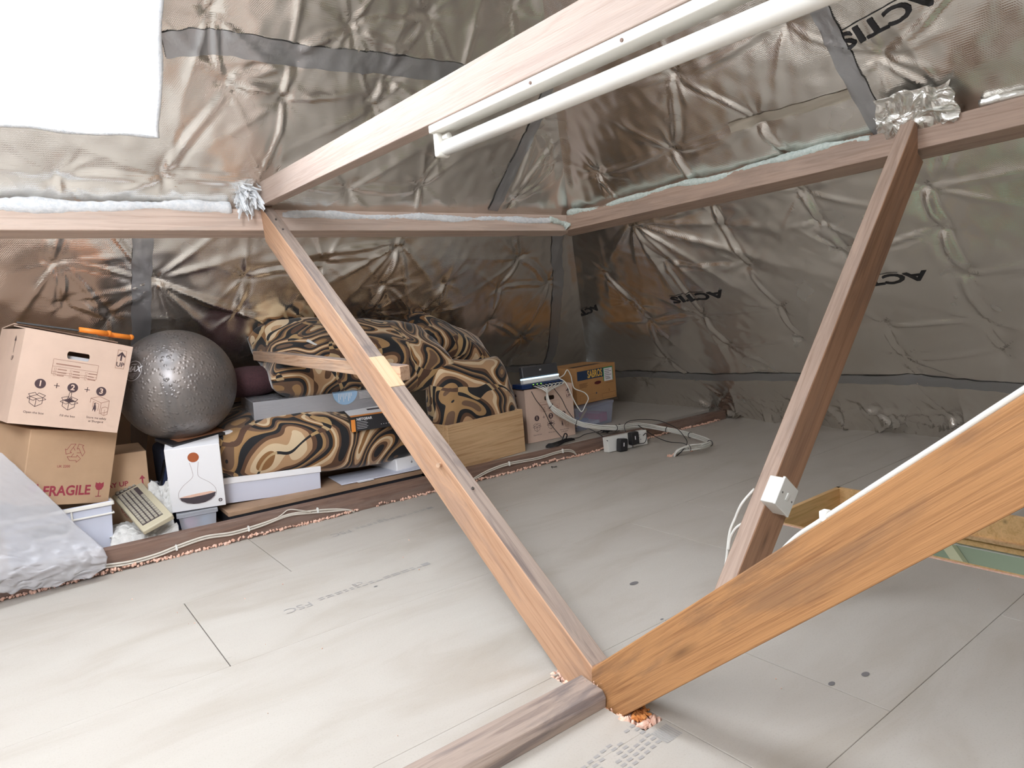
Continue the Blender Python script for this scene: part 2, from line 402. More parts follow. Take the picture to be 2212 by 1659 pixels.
PA = [(2.422, 1.758), (2.254, 1.73), (1.722, 1.473), (1.014, 1.848), (1.008, 1.73), (1.406, 1.827), (1.388, 1.737), (1.353, 1.451), (1.762, 1.594), (0.973, 1.486), (0.252, 1.449), (0.597, 1.468), (0.794, 1.753), (0.232, 1.175), (0.576, 1.11), (0.952, 1.105), (0.254, 1.022), (0.93, 0.954), (1.688, 1.221), (1.672, 1.039), (2.053, 1.029), (1.62, 0.888), (2.049, 0.867), (2.528, 1.145), (2.47, 0.983), (2.848, 1.0), (1.954, 0.854), (1.214, 1.959), (1.524, 2.024), (1.759, 1.856), (1.308, 1.159), (1.192, 0.841), (0.409, 0.967), (2.496, 0.786), (2.828, 0.669), (2.48, 1.60), (2.3, 1.42), (1.9, 2.1), (.8, 2.1), (.72, 1.93)]
FA, FB = Foil(PA, 11, 3), Foil(PB, 23, 3)
FA.add_star(1.688, 1.25, [(-2.5, .5, .014), (-2.1, .35, .010), (-1.2, .45, .012), (-.8, .3, .010), (3.3, .6, .016), (-1.6, .3, .008)])
FA.add_star(.58, 1.10, [(-.5, .7, .016), (-.9, .4, .012), (-1.3, .3, .01)])
FB.add_star(2.609, 1.28, [(-2.6, .9, .018), (-2.2, .6, .015), (-1.9, .55, .014), (-1.5, .6, .016), (-1.1, .35, .012), (-.6, .4, .012), (-2.9, .8, .013)])
_r = np.random.RandomState(41)
for q in np.arange(.9, 3.0, .17):
    FB.add_star(q + _r.uniform(-.05, .05), _r.uniform(.0, .10), [(_r.uniform(.3, 2.8), _r.uniform(.10, .28), _r.uniform(.012, .024)) for _ in range(4)])
def lines(fine0, fine1, step, lo, hi, coarse, extra=()):
    v = list(np.arange(lo, fine0, coarse)) + list(np.arange(fine0, fine1, step)) + list(np.arange(fine1, hi, coarse)) + [hi]
    for e in extra:
        i = int(np.argmin([abs(x - e) for x in v])); v[i] = e
    return np.array(sorted(set(round(float(x), 5) for x in v)))
def slope(name, P, foil, sl, zl, smin, smax, hole=None, m=None):
    """grid on a sloping plane; smin/smax(z) are the hip lines that trim it"""
    S, Z = np.meshgrid(sl, zl); lo, hi = smin(Z), smax(Z); Sc = np.clip(S, lo, hi)
    D = foil.d(Sc, Z) if foil else np.zeros_like(Sc)
    edge = np.clip(np.minimum(Sc - lo, hi - Sc)/.05, 0, 1); D = D*edge
    if foil:  # lower hem bunches up on the floor
        Zp = np.clip(Z, 0, None)
        D = D + .022*np.exp(-Zp/.07)*(1 + .9*np.sin(Sc*17 + 2*np.sin(Sc*5.3) + 9*Z)) + .016*np.exp(-Zp/.13)*np.abs(np.sin(Sc*31 + 3*np.sin(Sc*7.7) + 22*Z)) - .009*np.exp(-Zp/.13)*np.abs(np.sin(Sc*53 - 31*Z))
    base0 = np.array(P(0, 0)); eS = np.array(P(1, 0)) - base0; eZ = np.array(P(0, 1)) - base0; nn = np.array(P(0, 0, 1)) - base0
    V = base0 + Sc[..., None]*eS + Z[..., None]*eZ + D[..., None]*nn
    ny, nx = S.shape; idx = np.arange(ny*nx).reshape(ny, nx)
    out = ((S < lo - 1e-6) | (S > hi + 1e-6))
    q = np.stack([idx[:-1, :-1], idx[:-1, 1:], idx[1:, 1:], idx[1:, :-1]], -1)
    allout = out[:-1, :-1] & out[:-1, 1:] & out[1:, 1:] & out[1:, :-1]
    sc = (S[:-1, :-1] + S[1:, 1:])/2; zc = (Z[:-1, :-1] + Z[1:, 1:])/2
    if hole is not None: allout |= (sc > hole[0]) & (sc < hole[1]) & (zc > hole[2]) & (zc < hole[3])
    faces = q[~allout]
    me = bpy.data.meshes.new(name)
    used = np.unique(faces); remap = -np.ones(ny*nx, int); remap[used] = np.arange(len(used))
    me.from_pydata(V.reshape(-1, 3)[used].tolist(), [], remap[faces].tolist()); me.update(); me.validate()
    o = mesh_obj(name, me, m or M['foil'], smooth=True); tag(o, kind='structure'); return o
ST = .0095
wallA = slope('wall_left', pA, FA, lines(-.35, 3.5, ST, XD, 3.99, .1, SKY_A[:2]), lines(-.05, 2.35, ST, -.05, ZR, .08, SKY_A[2:]),
      lambda z: np.full_like(z, XD), lambda z: XB - z/K, SKY_A)
wallB = slope('wall_right', pB, FB, lines(.2, 4.2, ST, YC+.01, YA-.01, .1), lines(-.05, 2.15, ST, -.05, ZR, .08),
      lambda z: YC + z/K, lambda z: YA - z/K)
PCp = [(x + .2*math.sin(i*3.1), z) for i, x in enumerate(np.arange(XD+.3, 3.2, .5)) for z in (.4, .8, 1.2, 1.6, 2.1, 2.7)]
FC = Foil(PCp, 5, 3)
wallC = slope('wall_rear', pC, FC, lines(-2.0, 2.5, .05, XD, 3.99, .1, SKY_C[:2]), lines(-.05, 3.2, .05, -.05, ZR, .1, SKY_C[2:]),
      lambda z: np.full_like(z, XD), lambda z: XB - z/K, SKY_C)
bm = bmesh.new()
vs = [bm.verts.new(p) for p in ((XD, YC, 0), (XD, YA, 0), (XD, (YA+YC)/2, ZR))]; bm.faces.new(vs)
tag(bobj('wall_gable', bm, M['foil']), kind='structure')

def on_foil(P, foil, s_, z_, off=.003):
    d = foil.d(np.array([s_]), np.array([z_]))[0] if not isinstance(s_, np.ndarray) else None
    return P(s_, z_, d + off)
def strip(name, P, foil, pts, width, m, parent, off=.006, wob=.004, n=14, across=7):
    """tape laid along pts (s, z), following the foil"""
    Q = smooth_path([(a, b*LZ, 0) for a, b in pts], n); bm = bmesh.new(); rows = []
    for i, p in enumerate(Q):
        d = (Q[min(i+1, len(Q)-1)] - Q[max(i-1, 0)]).normalized(); nn = Vector((-d.y, d.x, 0)); row = []
        for j in range(across):
            t = (j/(across-1) - .5)*(width + wob*math.sin(i*.9 + j*7))
            q = p + nn*t; s_, z_ = q.x, max(q.y/LZ, .002)
            dd = foil.d(np.array([[s_]]), np.array([[z_]]))[0, 0]
            row.append(bm.verts.new(P(s_, z_, dd + .0035 + off*.12 + .0012*math.sin(j*2.3 + i*.5))))
        rows.append(row)
    for a, b in zip(rows, rows[1:]):
        for j in range(across-1): bm.faces.new((a[j], a[j+1], b[j+1], b[j]))
    return bobj(name, bm, m, parent, smooth=True)
tp = 'sealing_tape'
strip(tp, pA, FA, [(.528, 1.30), (.527, 1.1), (.526, .88), (.525, .5), (.52, .08)], .075, M['tape'], wallA)
strip(tp, pA, FA, [(2.245, 2.0), (2.234, 1.826), (2.247, 1.763), (2.219, 1.601), (2.189, 1.385)], .068, M['tape'], wallA, off=.012)
strip(tp, pA, FA, [(.58, 1.835), (.70, 1.855), (.825, 1.862), (1.025, 1.858), (1.278, 1.868), (1.523, 1.873), (1.748, 1.877), (2.0, 1.88)], .085, M['tape'], wallA, off=.014)
strip(tp, pA, FA, [(2.70, 1.30), (2.80, 1.15), (2.907, 1.02), (2.968, .897), (3.06, .741), (3.16, .56), (3.179, .437)], .075, M['tape'], wallA, off=.014)
strip(tp, pA, FA, [(3.22, .425), (3.05, .44), (2.882, .448), (2.591, .474), (2.1, .46), (1.5, .47), (.9, .46)], .06, M['tape'], wallA, off=.014)
strip(tp, pB, FB, [(1.292, 2.0), (1.282, 1.851), (1.273, 1.735), (1.261, 1.582), (1.235, 1.39)], .065, M['tape'], wallB, off=.014)
strip(tp, pB, FB, [(3.70, .313), (3.4, .315), (3.145, .318), (2.582, .328), (1.982, .335), (1.528, .332), (1.189, .327), (.6, .33)], .07, M['tape'], wallB, off=.010, n=20)
strip(tp, pB, FB, [(1.79, 1.549), (1.531, 1.545), (1.29, 1.541)], .042, M['masking'], wallB, off=.006)

def foil_word(P, foil, parent, s0, z0, s1, z1, size, bar=True):
    """upside-down lettering printed on the foil; (s0,z0) is where the first letter starts"""
    vs, fs = text_mesh('ACTIS', size, .0022, 'LEFT'); wd = max(v[0] for v in vs); ax = Vector((s1-s0, (z1-z0)*LZ)); L = ax.length; ax.normalize(); up = Vector((ax.y, -ax.x))
    bm = bmesh.new(); V = [bm.verts.new((x*L/wd, y, 0)) for x, y in vs]
    for f in fs: 
        try: bm.faces.new([V[i] for i in f])
        except ValueError: pass
    if bar:
        b = [bm.verts.new(p) for p in ((.30*L, -size*.47, 0), (.98*L, -size*.47, 0), (.98*L, -size*.43, 0), (.30*L, -size*.43, 0))]; bm.faces.new(b)
    bmesh.ops.triangulate(bm, faces=bm.faces)
    for _ in range(6):
        ed = [e for e in bm.edges if e.calc_length() > .010]
        if not ed: break
        bmesh.ops.subdivide_edges(bm, edges=ed, cuts=1); bmesh.ops.triangulate(bm, faces=[f for f in bm.faces if len(f.verts) > 3])
    for v in bm.verts:
        q = Vector((s0, z0*LZ)) + ax*v.co.x + up*v.co.y
        dd = foil.d(np.array([[q.x]]), np.array([[q.y/LZ]]))[0, 0]; v.co = P(q.x, q.y/LZ, dd + .0025)
    return bobj('printed_lettering', bm, M['ink_foil'], parent, recalc=False)
foil_word(pB, FB, wallB, 2.315, .868, 2.71, .838, .075)
foil_word(pB, FB, wallB, 1.295, .868, 1.66, .852, .075)
foil_word(pB, FB, wallB, 3.33, .835, 3.60, .79, .065)
foil_word(pB, FB, wallB, .93, 1.722, 1.26, 1.68, .085)

# ------------------------------------------------------------------ skylights
def skylight(name, P, rc, depth):
    x0, x1, z0, z1 = rc; r = bpy.data.objects.new(name, None); link(r); tag(r, kind='structure')
    def ring(d, g, dz=0): return [P(x0-g, z0-g/LZ, d), P(x1+g, z0-g/LZ, d), P(x1+g, z1+g/LZ, d), P(x0-g, z1+g/LZ, d)]
    bm = bmesh.new(); a = [bm.verts.new(p) for p in ring(.004, -.004)]; b = [bm.verts.new(p) for p in ring(-depth, .0)]
    for i in range(4): bm.faces.new((a[i], a[(i+1) % 4], b[(i+1) % 4], b[i]))
    o = bobj('reveal_lining', bm, M['white'], r, recalc=False); s = o.modifiers.new('t', 'SOLIDIFY'); s.thickness = .01; s.offset = 0
    bm = bmesh.new()
    for d0, d1, g0, g1 in ((-depth, -depth-.04, .0, -.045),):
        o1 = ring(d0, g0); i1 = ring(d0, g1); o2 = ring(d1, g0); i2 = ring(d1, g1)
        L = [[bm.verts.new(p) for p in q] for q in (o1, i1, i2, o2)]
        for k_ in range(4):
            A, B = L[k_], L[(k_+1) % 4]
            for i in range(4): bm.faces.new((A[i], A[(i+1) % 4], B[(i+1) % 4], B[i]))
    bobj('window_frame', bm, M['white'], r)
    bm = bmesh.new(); bm.faces.new([bm.verts.new(p) for p in ring(-depth-.02, -.04)]); bobj('pane', bm, M['glass'], r)
    return r
skylight('window_1', pA, SKY_A, .16); skylight('window_2', pC, SKY_C, .14)
# loose wadding edge round the front skylight
bm = bmesh.new(); pts = [pA(SKY_A[1]+.004*math.sin(i*.7), SKY_A[3] - i*.03, .008) for i in range(int((SKY_A[3]-SKY_A[2])/.03))] + [pA(SKY_A[1] - i*.03, SKY_A[2] + .004*math.sin(i*.6), .010) for i in range(28)]
tube(bm, pts, .010, 8, lambda i: 1 + .25*math.sin(i*1.1)*math.sin(i*.4)); bobj('wadding_edge', bm, M['wadding'], wallA, smooth=True)

# ------------------------------------------------------------------ floor
HATCH = (2.245, .15, 2.80, 1.50)   # x0,y0,x1,y1
boards = []
G = .0012
def row(y0, y1, xs):
    for a, b in zip(xs, xs[1:]): boards.append((a+G, y0+.0005, b-G, y1-.0005))
row(-2.07, -1.16, [XD, -1.0, 1.4, 4.05]); row(-1.16, -.56, [XD, -.3, 2.1, 4.05]); row(-.56, .031, [XD, -.9, 1.5, 4.05])
row(.031, .629, [XD, -.4, 1.95, HATCH[0]]); row(.629, 1.22, [XD, -1.4, 1.012, 1.357, HATCH[0]])
row(1.22, 1.868, [XD, -.4, 1.9, HATCH[0]]); row(1.868, 2.43, [XD, .385, 2.78, 4.05]); row(2.43, 3.04, [XD, -1.6, .745, 3.1, 4.05])
boards.append((HATCH[0]+G, HATCH[3]+G, 4.05, 1.868-G)); boards.append((HATCH[2]+G, .031+G, 4.05, HATCH[3]-G)); boards.append((HATCH[0]+G, .031+G, HATCH[2]-G, HATCH[1]-G))
slot = (.953, .93, 1.016, 1.215)
bm = bmesh.new()
for x0, y0, x1, y1 in boards:
    if x0 < .97 < 1.02 and x1 > 1.0 and y0 < 1.0 < y1 and x1 < 1.02:
        box(bm, x0, y0, -.018, x1, slot[1], 0); box(bm, x0, slot[1], -.018, slot[0], y1, 0)
    else: box(bm, x0, y0, -.018, x1, y1, 0)
fl = bobj('floor', bm, M['floor'], bevel=.0008, seg=1); tag(fl, kind='structure')
bm = bmesh.new()
box(bm, XD, -2.07, -.06, HATCH[0], 4.27, -.03); box(bm, HATCH[2], -2.07, -.06, 4.05, 4.27, -.03); box(bm, HATCH[0], HATCH[3], -.06, HATCH[2], 4.27, -.03); box(bm, HATCH[0], -2.07, -.06, HATCH[2], HATCH[1], -.03)
bobj('subfloor', bm, M['underfloor'], fl)
bm = bmesh.new(); box(bm, XD, 3.05, -.02, 1.72, 4.27, .03); bobj('eaves_ceiling_board', bm, M['card_flat'], fl)
bm = bmesh.new(); box(bm, 1.74, 2.985, .045, 4.0, 4.20, .065); bobj('raised_eaves_board', bm, M['floor'], fl, bevel=.001, seg=1)
# board stamps (faded ink)
pr = Print(lambda u, v: (u, v, .0008))
def stamp(x0, x1, y, ang=0):
    pr.text('FSC', x0 + .05, y + .012, .055, 0, 'CENTER', math.pi)
    x = x0 + .12
    while x < x1 - .05:
        l = random.uniform(.012, .03); pr.rect(x, y + .012, x + l, y + .018); 
        if random.random() < .7: pr.rect(x, y + .026, x + l, y + .031)
        x += l + .008
    pr.text('CE', x0 + (x1-x0)*.5, y + .045, .03, 0, 'CENTER', math.pi)
    pr.rect(x1 - .03, y + .01, x1, y + .035)
stamp(.60, 1.13, 2.085); stamp(1.0, 1.50, 2.69)
for i in range(9):
    for j in range(6):
        if random.random() < .8: pr.rect(.78 + i*.02, .86 + j*.014 + i*.003, .793 + i*.02, .867 + j*.014 + i*.003)
for j in range(8): pr.rect(.955 + j*.006, .872, .959 + j*.006, .915)
pr.done('board_stamp', M['ink_grey'], fl)
pr = Print(lambda u, v: (u, v, .0009))
for (x, y, r) in ((1.354, 1.229, .006), (1.481, 1.45, .017), (.899, 2.061, .007), (1.456, .728, .012), (1.30, 1.66, .009), (1.37, .76, .01)): pr.disc(x, y, r, 14, r*.6)
pr.done('floor_stain', mat('dark_floor_stain', (.16, .15, .15), .8), fl)
# insulation showing at the slot and tufts along the joist and cable holes
def tufts(name, pts, r, m, parent, n_each=3, seed=1, flat=.6):
    R = random.Random(seed); bm = bmesh.new()
    for p in pts:
        for _ in range(n_each):
            q = Vector(p) + Vector((R.uniform(-1, 1)*r*1.2, R.uniform(-.8, .8)*r, R.uniform(-.2, .6)*r)); rr = r*R.uniform(.3, 1)
            mtx = Matrix.Translation(q) @ Euler((R.random()*6, R.random()*6, R.random()*6)).to_matrix().to_4x4() @ Matrix.Diagonal((rr*R.uniform(.7, 1.6), rr*R.uniform(.5, 1), rr*flat, 1))
            bmesh.ops.create_icosphere(bm, subdivisions=2, radius=1, matrix=mtx)
    for v in bm.verts: v.co += Vector((R.uniform(-1, 1), R.uniform(-1, 1), R.uniform(-1, 1)))*r*.13
    return bobj(name, bm, m, parent, smooth=True)
o = tufts('pink_insulation', [(.96 + .055*random.random(), .94 + .3*random.random(), -.008) for _ in range(110)], .010, M['pink'], None, 3, 5)
tag(o, 'pink and orange fibre insulation showing in the floor slot under the big brace', 'insulation', kind='stuff')
o2 = tufts('orange_fibre', [(.975 + .03*random.random(), .96 + .06*random.random(), -.001) for _ in range(26)], .009, M['orange_ins'], o, 3, 6)

# ------------------------------------------------------------------ hatch and the landing below
r = bpy.data.objects.new('trim_1', None); link(r); tag(r, kind='structure')
x0, y0, x1, y1 = HATCH
bm = bmesh.new(); D_ = -.135; t_ = .018
box(bm, x0, y0, D_, x0+t_, y1, -.001); box(bm, x1-t_, y0, D_, x1, y1, .004); box(bm, x0, y1-t_, D_, x1, y1, .004); box(bm, x0, y0, D_, x1, y0+t_, -.001)
bobj('hatch_lining', bm, M['wood_hatch'], r, bevel=.0015)
bm = bmesh.new(); t2 = .035
box(bm, x0+t_, y0+t_, D_+.03, x0+t2, y1-t_, D_+.042); box(bm, x1-t2, y0+t_, D_+.03, x1-t_, y1-t_, D_+.042); box(bm, x0+t2, y1-t2, D_+.03, x1-t2, y1-t_, D_+.042); box(bm, x0+t2, y0+t_, D_+.03, x1-t2, y0+t2, D_+.042)
bobj('hatch_stop', bm, M['wood_pine'], r)
bm = bmesh.new(); box(bm, x0-.012, y0, -.016, x0-.002, y1, .0015); bobj('pink_gap_filler', bm, M['pink'], r)
rr = bpy.data.objects.new('wall_landing', None); link(rr); tag(rr, kind='structure')
bm = bmesh.new(); L0, L1, W0, W1, Zb = 1.2, 3.9, -.8, 2.4, -2.5
def quad(bm, *p): bm.faces.new([bm.verts.new(q) for q in p])
quad(bm, (L0, W0, Zb), (L1, W0, Zb), (L1, W1, Zb), (L0, W1, Zb))
for a, b in (((L0, W0), (L1, W0)), ((L1, W0), (L1, W1)), ((L1, W1), (L0, W1)), ((L0, W1), (L0, W0))): quad(bm, (*a, Zb), (*b, Zb), (*b, -.15), (*a, -.15))
bobj('landing_wall', bm, M['sage'], rr, recalc=False)
bm = bmesh.new()
for a in ((L0, W0, x0, W1), (x1, W0, L1, W1), (x0, W0, x1, y0), (x0, y1, x1, W1)): box(bm, a[0], a[1], -.150, a[2], a[3], -.136)
bobj('landing_ceiling', bm, M['white'], rr)
bm = bmesh.new(); tube(bm, [Vector((3.86, 1.545, -.45)), Vector((3.86, 1.13, -1.05))], .034, 4); bobj('landing_rail', bm, M['cream'], rr)

# ------------------------------------------------------------------ roof timbers
def prism(name, poly, axis, a0, a1, m, parent=None, grain=(1, 0, 0), bevel=.0025, origin=None, cuts=0):
    """poly in the plane across `axis` ('X': (y,z); 'Y': (x,z)), extruded from a0 to a1; local X runs along grain"""
    g = Vector(grain).normalized(); q = g.to_track_quat('X', 'Z'); org = Vector(origin) if origin else (Vector((a0, *poly[0])) if axis == 'X' else Vector((poly[0][0], a0, poly[0][1])))
    bm = bmesh.new(); A, B = [], []
    for (u, v) in poly:
        A.append(bm.verts.new((a0, u, v) if axis == 'X' else (u, a0, v))); B.append(bm.verts.new((a1, u, v) if axis == 'X' else (u, a1, v)))
    n = len(poly); bm.faces.new(A); bm.faces.new(B[::-1])
    for i in range(n): bm.faces.new((A[i], A[(i+1) % n], B[(i+1) % n], B[i]))
    mw = Matrix.Translation(org) @ q.to_matrix().to_4x4(); bmesh.ops.transform(bm, matrix=mw.inverted(), verts=bm.verts)
    o = bobj(name, bm, m, parent, bevel=bevel); o.matrix_world = mw; return o
# purlin on the left slope; narrow underside darker only because it faces down
pl = [(2.950, 1.283), (3.042, 1.264), (3.050, 1.372), (2.962, 1.372)]
o = prism('roof_purlin', pl, 'X', XD, 2.70, M['wood_pink']); tag(o, 'long horizontal pale roof purlin below the skylight, on the left slope', 'beam')
# purlin on the right slope, rising a little towards the right
def lerp_prism(name, ring0, ring1, m, grain, bevel=.0025):
    g = Vector(grain).normalized(); q = g.to_track_quat('X', 'Z'); bm = bmesh.new()
    A = [bm.verts.new(p) for p in ring0]; B = [bm.verts.new(p) for p in ring1]; n = len(A); bm.faces.new(A); bm.faces.new(B[::-1])
    for i in range(n): bm.faces.new((A[i], A[(i+1) % n], B[(i+1) % n], B[i]))
    mw = Matrix.Translation(ring0[0]) @ q.to_matrix().to_4x4(); bmesh.ops.transform(bm, matrix=mw.inverted(), verts=bm.verts)
    o = bobj(name, bm, m, None, bevel=bevel); o.matrix_world = mw; return o
def ringB(y):
    dz = (2.95 - y)*.0150
    return [(2.66, y, 1.285+dz), (2.752, y, 1.262+dz*.9), (2.742, y, 1.372+dz), (2.672, y, 1.374+dz)]
o = lerp_prism('roof_purlin', ringB(3.03), ringB(-.75), M['wood_grey_brown'], (0, -1, 0)); tag(o, 'horizontal brown roof purlin on the right slope behind the right strut', 'beam')
o = prism('trim_2', [(-.83, 1.28), (-.74, 1.30), (-.75, 1.395), (-.84, 1.37)], 'X', XD, 2.60, M['wood_pink']); tag(o, kind='structure')
# strut from the floor slot up to the left purlin
st = prism('diagonal_strut', [(1.120, -.025), (1.165, -.012), (2.945, 1.236), (2.952, 1.283), (2.963, 1.372), (2.9635, 1.385), (1.085, .072), (1.085, .02)], 'X', .960, 1.012, M['wood_strut'], None, (0, .819, .573))
tag(st, 'diagonal sawn strut with grey weathered top face, rising left to the left purlin', 'strut')
def skin(name, p0, p1, p2, p3, m, parent, off=.0):
    bm = bmesh.new(); bm.faces.new([bm.verts.new(p) for p in (p0, p1, p2, p3)])
    inv = parent.matrix_world.inverted(); bmesh.ops.transform(bm, matrix=inv, verts=bm.verts); return bobj(name, bm, m, parent, recalc=False)
nv = Vector((0, -.573, .819))*.0008
def topS(y, x): return Vector((x, y, .072 + (y-1.085)*(1.385-.072)/(2.9635-1.085))) + nv
skin('weathered_top_face', topS(1.088, .9625), topS(1.088, 1.0095), topS(2.955, 1.0095), topS(2.955, .9625), M['wood_weathered'], st)
for y in (1.55, 2.86, 2.79):
    bm = bmesh.new(); q = topS(y, .985); cyl(bm, q, q + nv*6, .004, 10)
    bmesh.ops.transform(bm, matrix=st.matrix_world.inverted(), verts=bm.verts); bobj('nail_head', bm, M['steel'], st)
bm = bmesh.new(); cyl(bm, (.9595, 1.665, .455), (.945, 1.655, .457), .0065, 12); bmesh.ops.transform(bm, matrix=st.matrix_world.inverted(), verts=bm.verts)
bobj('dowel_peg', bm, M['wood_pale'], st, smooth=False)
# brace towards the rear slope (big, close on the right)
bb = prism('diagonal_brace', [(1.085, .072), (1.045, .106), (-.66, 1.505), (-.70, 1.41), (.985, .008), (1.02, -.022), (1.10, -.022), (1.115, .02)], 'X', .960, 1.012, M['wood_big'], None, (0, -.773, .634))
tag(bb, 'large orange-brown brace crossing the lower right, a white cable along its top', 'strut')
tube_obj('lighting_cable', [(1.030, .640, .425), (.990, .632, .437), (.975, .592, .480), (.967, .544, .520), (.966, .444, .603), (.966, .36, .672), (.966, .30, .722), (.966, .1, .886), (.966, -.3, 1.215)], .0045, M['cable'])
tag(bpy.data.objects['lighting_cable'], 'white cable clipped along the top edge of the large brace', 'cable')
bm = bmesh.new(); box(bm, .962, .534, .519, .978, .546, .536); o = bobj('cable_clip', bm, M['white_plastic'], None, bevel=.002); tag(o, 'white cable clip on the top edge of the large brace', 'cable clip')
# second strut, to the right purlin
s2 = prism('diagonal_strut', [(1.425, -.003), (1.575, -.003), (2.705, 1.272), (2.662, 1.300), (2.664, 1.425)], 'Y', 1.10, 1.152, M['wood_brown'], None, (.655, 0, .755))
tag(s2, 'brown strut rising right to the right purlin, carrying the light switch', 'strut')
def topS2(x, y): return Vector((x, y, (x-1.425)*(1.428)/(2.664-1.425) - .003)) + Vector((-.755, 0, .655))*.0008
skin('dusty_top_face', topS2(1.432, 1.1025), topS2(1.432, 1.1495), topS2(2.655, 1.1495), topS2(2.655, 1.1025), M['wood_grey_brown'], s2)
# horizontal tie with the strip light
ti = lerp_prism('ceiling_tie', [(.96, 3.0, 1.386), (1.012, 3.0, 1.386), (1.012, 3.0, 1.478), (.96, 3.0, 1.478)], [(.96, -.85, 1.318), (1.012, -.85, 1.318), (1.012, -.85, 1.412), (.96, -.85, 1.412)], M['wood_tie'], (0, -1, 0))
tag(ti, 'high pinkish horizontal tie beam that carries the fluorescent strip light', 'beam')
# joist nearest the camera, ends at the strut
nj = prism('floor_joist', [(1.044, .0), (1.041, .024), (1.050, .038), (1.118, .046), (1.118, .0)], 'X', XD, .956, M['wood_weathered'], None, (1, 0, 0), .002)
tag(nj, 'weathered grey joist on the floor ending at the foot of the strut', 'joist')
# joist along the eaves
jl = lerp_prism('floor_joist', [(-3.3, 3.075, .0), (-3.3, 3.125, .0), (-3.3, 3.125, .125), (-3.3, 3.077, .125)], [(3.93, 2.875, .0), (3.93, 2.925, .0), (3.93, 2.925, .058), (3.93, 2.877, .058)], M['wood_joist'], (1, -.0277, 0), .003)
tag(jl, 'long dark dusty joist in front of the stored boxes', 'joist')
def jy(x): return 3.075 - (x + 3.3)*.2/7.23       # its front face
def jz(x): return .125 - (x + 3.3)*.067/7.23
pts = []
x = -.5
while x < 3.85:
    if not (1.22 < x < 1.45 and random.random() < .5): pts.append((x, jy(x) - .006, .004 + .012*random.random()*(abs(math.sin(x*6)) ** 2)))
    x += .011
o = tufts('pink_insulation', pts, .0068, M['pink'], None, 3, 8, .8); tag(o, 'ragged pink insulation squeezed out along the foot of the dark eaves joist', 'insulation', kind='stuff')
# short cross timber through the strut
ct = lerp_prism('cross_timber', [(1.0125, 1.955, .675), (1.058, 1.975, .675), (1.058, 1.975, .722), (1.0125, 1.955, .722)], [(1.0125, 3.50, .722), (1.058, 3.50, .722), (1.058, 3.50, .770), (1.0125, 3.50, .770)], M['wood_pale'], (0, 1, 0))
tag(ct, 'short pale horizontal timber nailed across the left strut, running back over the cushions', 'beam')
def topc(y, x): return Vector((x, y, .7228 + (y-1.955)*.048/1.545))
skin('dusty_top_face', topc(1.98, 1.015), topc(1.98, 1.056), topc(3.48, 1.056), topc(3.48, 1.015), M['wood_weathered'], ct)
bm = bmesh.new(); box(bm, .9602, 1.93, .0, 1.0118, 2.06, .002)
mm = Matrix.Translation((0, 0, 0)); 
for v in bm.verts: v.co = Vector((v.co.x, v.co.y, topS(v.co.y, 0).z + v.co.z + .0004))
bmesh.ops.transform(bm, matrix=st.matrix_world.inverted(), verts=bm.verts); bobj('fresh_cut_patch', bm, M['wood_fresh'], st)
# wadding along the purlins
def wad(name, pts, r, m, parent, seed):
    R = random.Random(seed); Q = smooth_path(pts, 10); ph = R.random()*6
    Q = [q + Vector((0, 0, .004*math.sin(i*.13 + ph) + R.uniform(-.0012, .0012))) for i, q in enumerate(Q)]
    bm = bmesh.new(); tube(bm, Q, r, 8, lambda i: 1 + .25*math.sin(i*.11 + ph) + .12*math.sin(i*.31) + R.uniform(-.08, .08)); return bobj(name, bm, m, parent, smooth=True)
wad('wadding_edge', [(x, 2.972, 1.365 + .012*math.sin(x*2)) for x in np.arange(-.6, .93, .12)], .024, M['wadding'], wallA, 1)
wad('wadding_edge', [(x, 2.968, 1.360 - .008*x) for x in np.arange(1.05, 2.64, .1)], .017, M['wadding'], wallA, 2)
wad('wadding_edge', [(2.682, y, 1.372 + (2.95-y)*.015 + .006*math.sin(y*9)) for y in np.arange(2.95, 1.22, -.08)], .015, M['wadding_green'], wallB, 3)
wad('wadding_edge', [(2.690, y, 1.385 + (2.95-y)*.015) for y in np.arange(.92, .2, -.1)], .012, M['torn'], wallB, 4)
wad('wadding_edge', [(2.54, 2.955, 1.350), (2.60, 2.95, 1.335), (2.645, 2.945, 1.318), (2.66, 2.935, 1.295)], .018, M['wadding_green'], wallB, 5)
def crumple(name, c, size, m, parent, seed, spikes=1.0, sub=4):
    R = random.Random(seed); bm = bmesh.new(); bmesh.ops.create_icosphere(bm, subdivisions=sub, radius=1)
    from mathutils import noise
    off = Vector((seed*3.3, seed*1.7, seed))
    for v in bm.verts:
        d = v.co.normalized(); k_ = 1 + spikes*(.55*abs(noise.noise(d*2.3 + off)) + .35*abs(noise.noise(d*6 + off)) - .35)
        v.co = Vector((d.x*size[0], d.y*size[1], d.z*size[2]))*k_ + Vector(c)
    return bobj(name, bm, m, parent, smooth=False)
def flap(name, P, foil, s0, s1, z0, z1, lift, m, parent, seed, n=34):
    from mathutils import noise
    bm = bmesh.new(); g = []
    for i in range(n):
        row_ = []
        for j in range(n):
            u, v = i/(n-1), j/(n-1); s_ = s0 + (s1-s0)*u + .03*noise.noise((u*4, v*4, seed)); z_ = z0 + (z1-z0)*v + .03*noise.noise((u*4, v*4, seed+9))
            d = .012 + lift*(1-v)**1.5*(.6 + .7*abs(noise.noise((u*5 + seed, v*3, 2)))) + .022*abs(noise.noise((u*7, v*6, seed+3)))
            row_.append(bm.verts.new(P(s_, z_, d)))
        g.append(row_)
    for i in range(n-1):
        for j in range(n-1):
            bm.faces.new((g[i][j], g[i+1][j], g[i+1][j+1], g[i][j+1]))
    return bobj(name, bm, m, parent, smooth=False)
bm = bmesh.new()
R = random.Random(4)
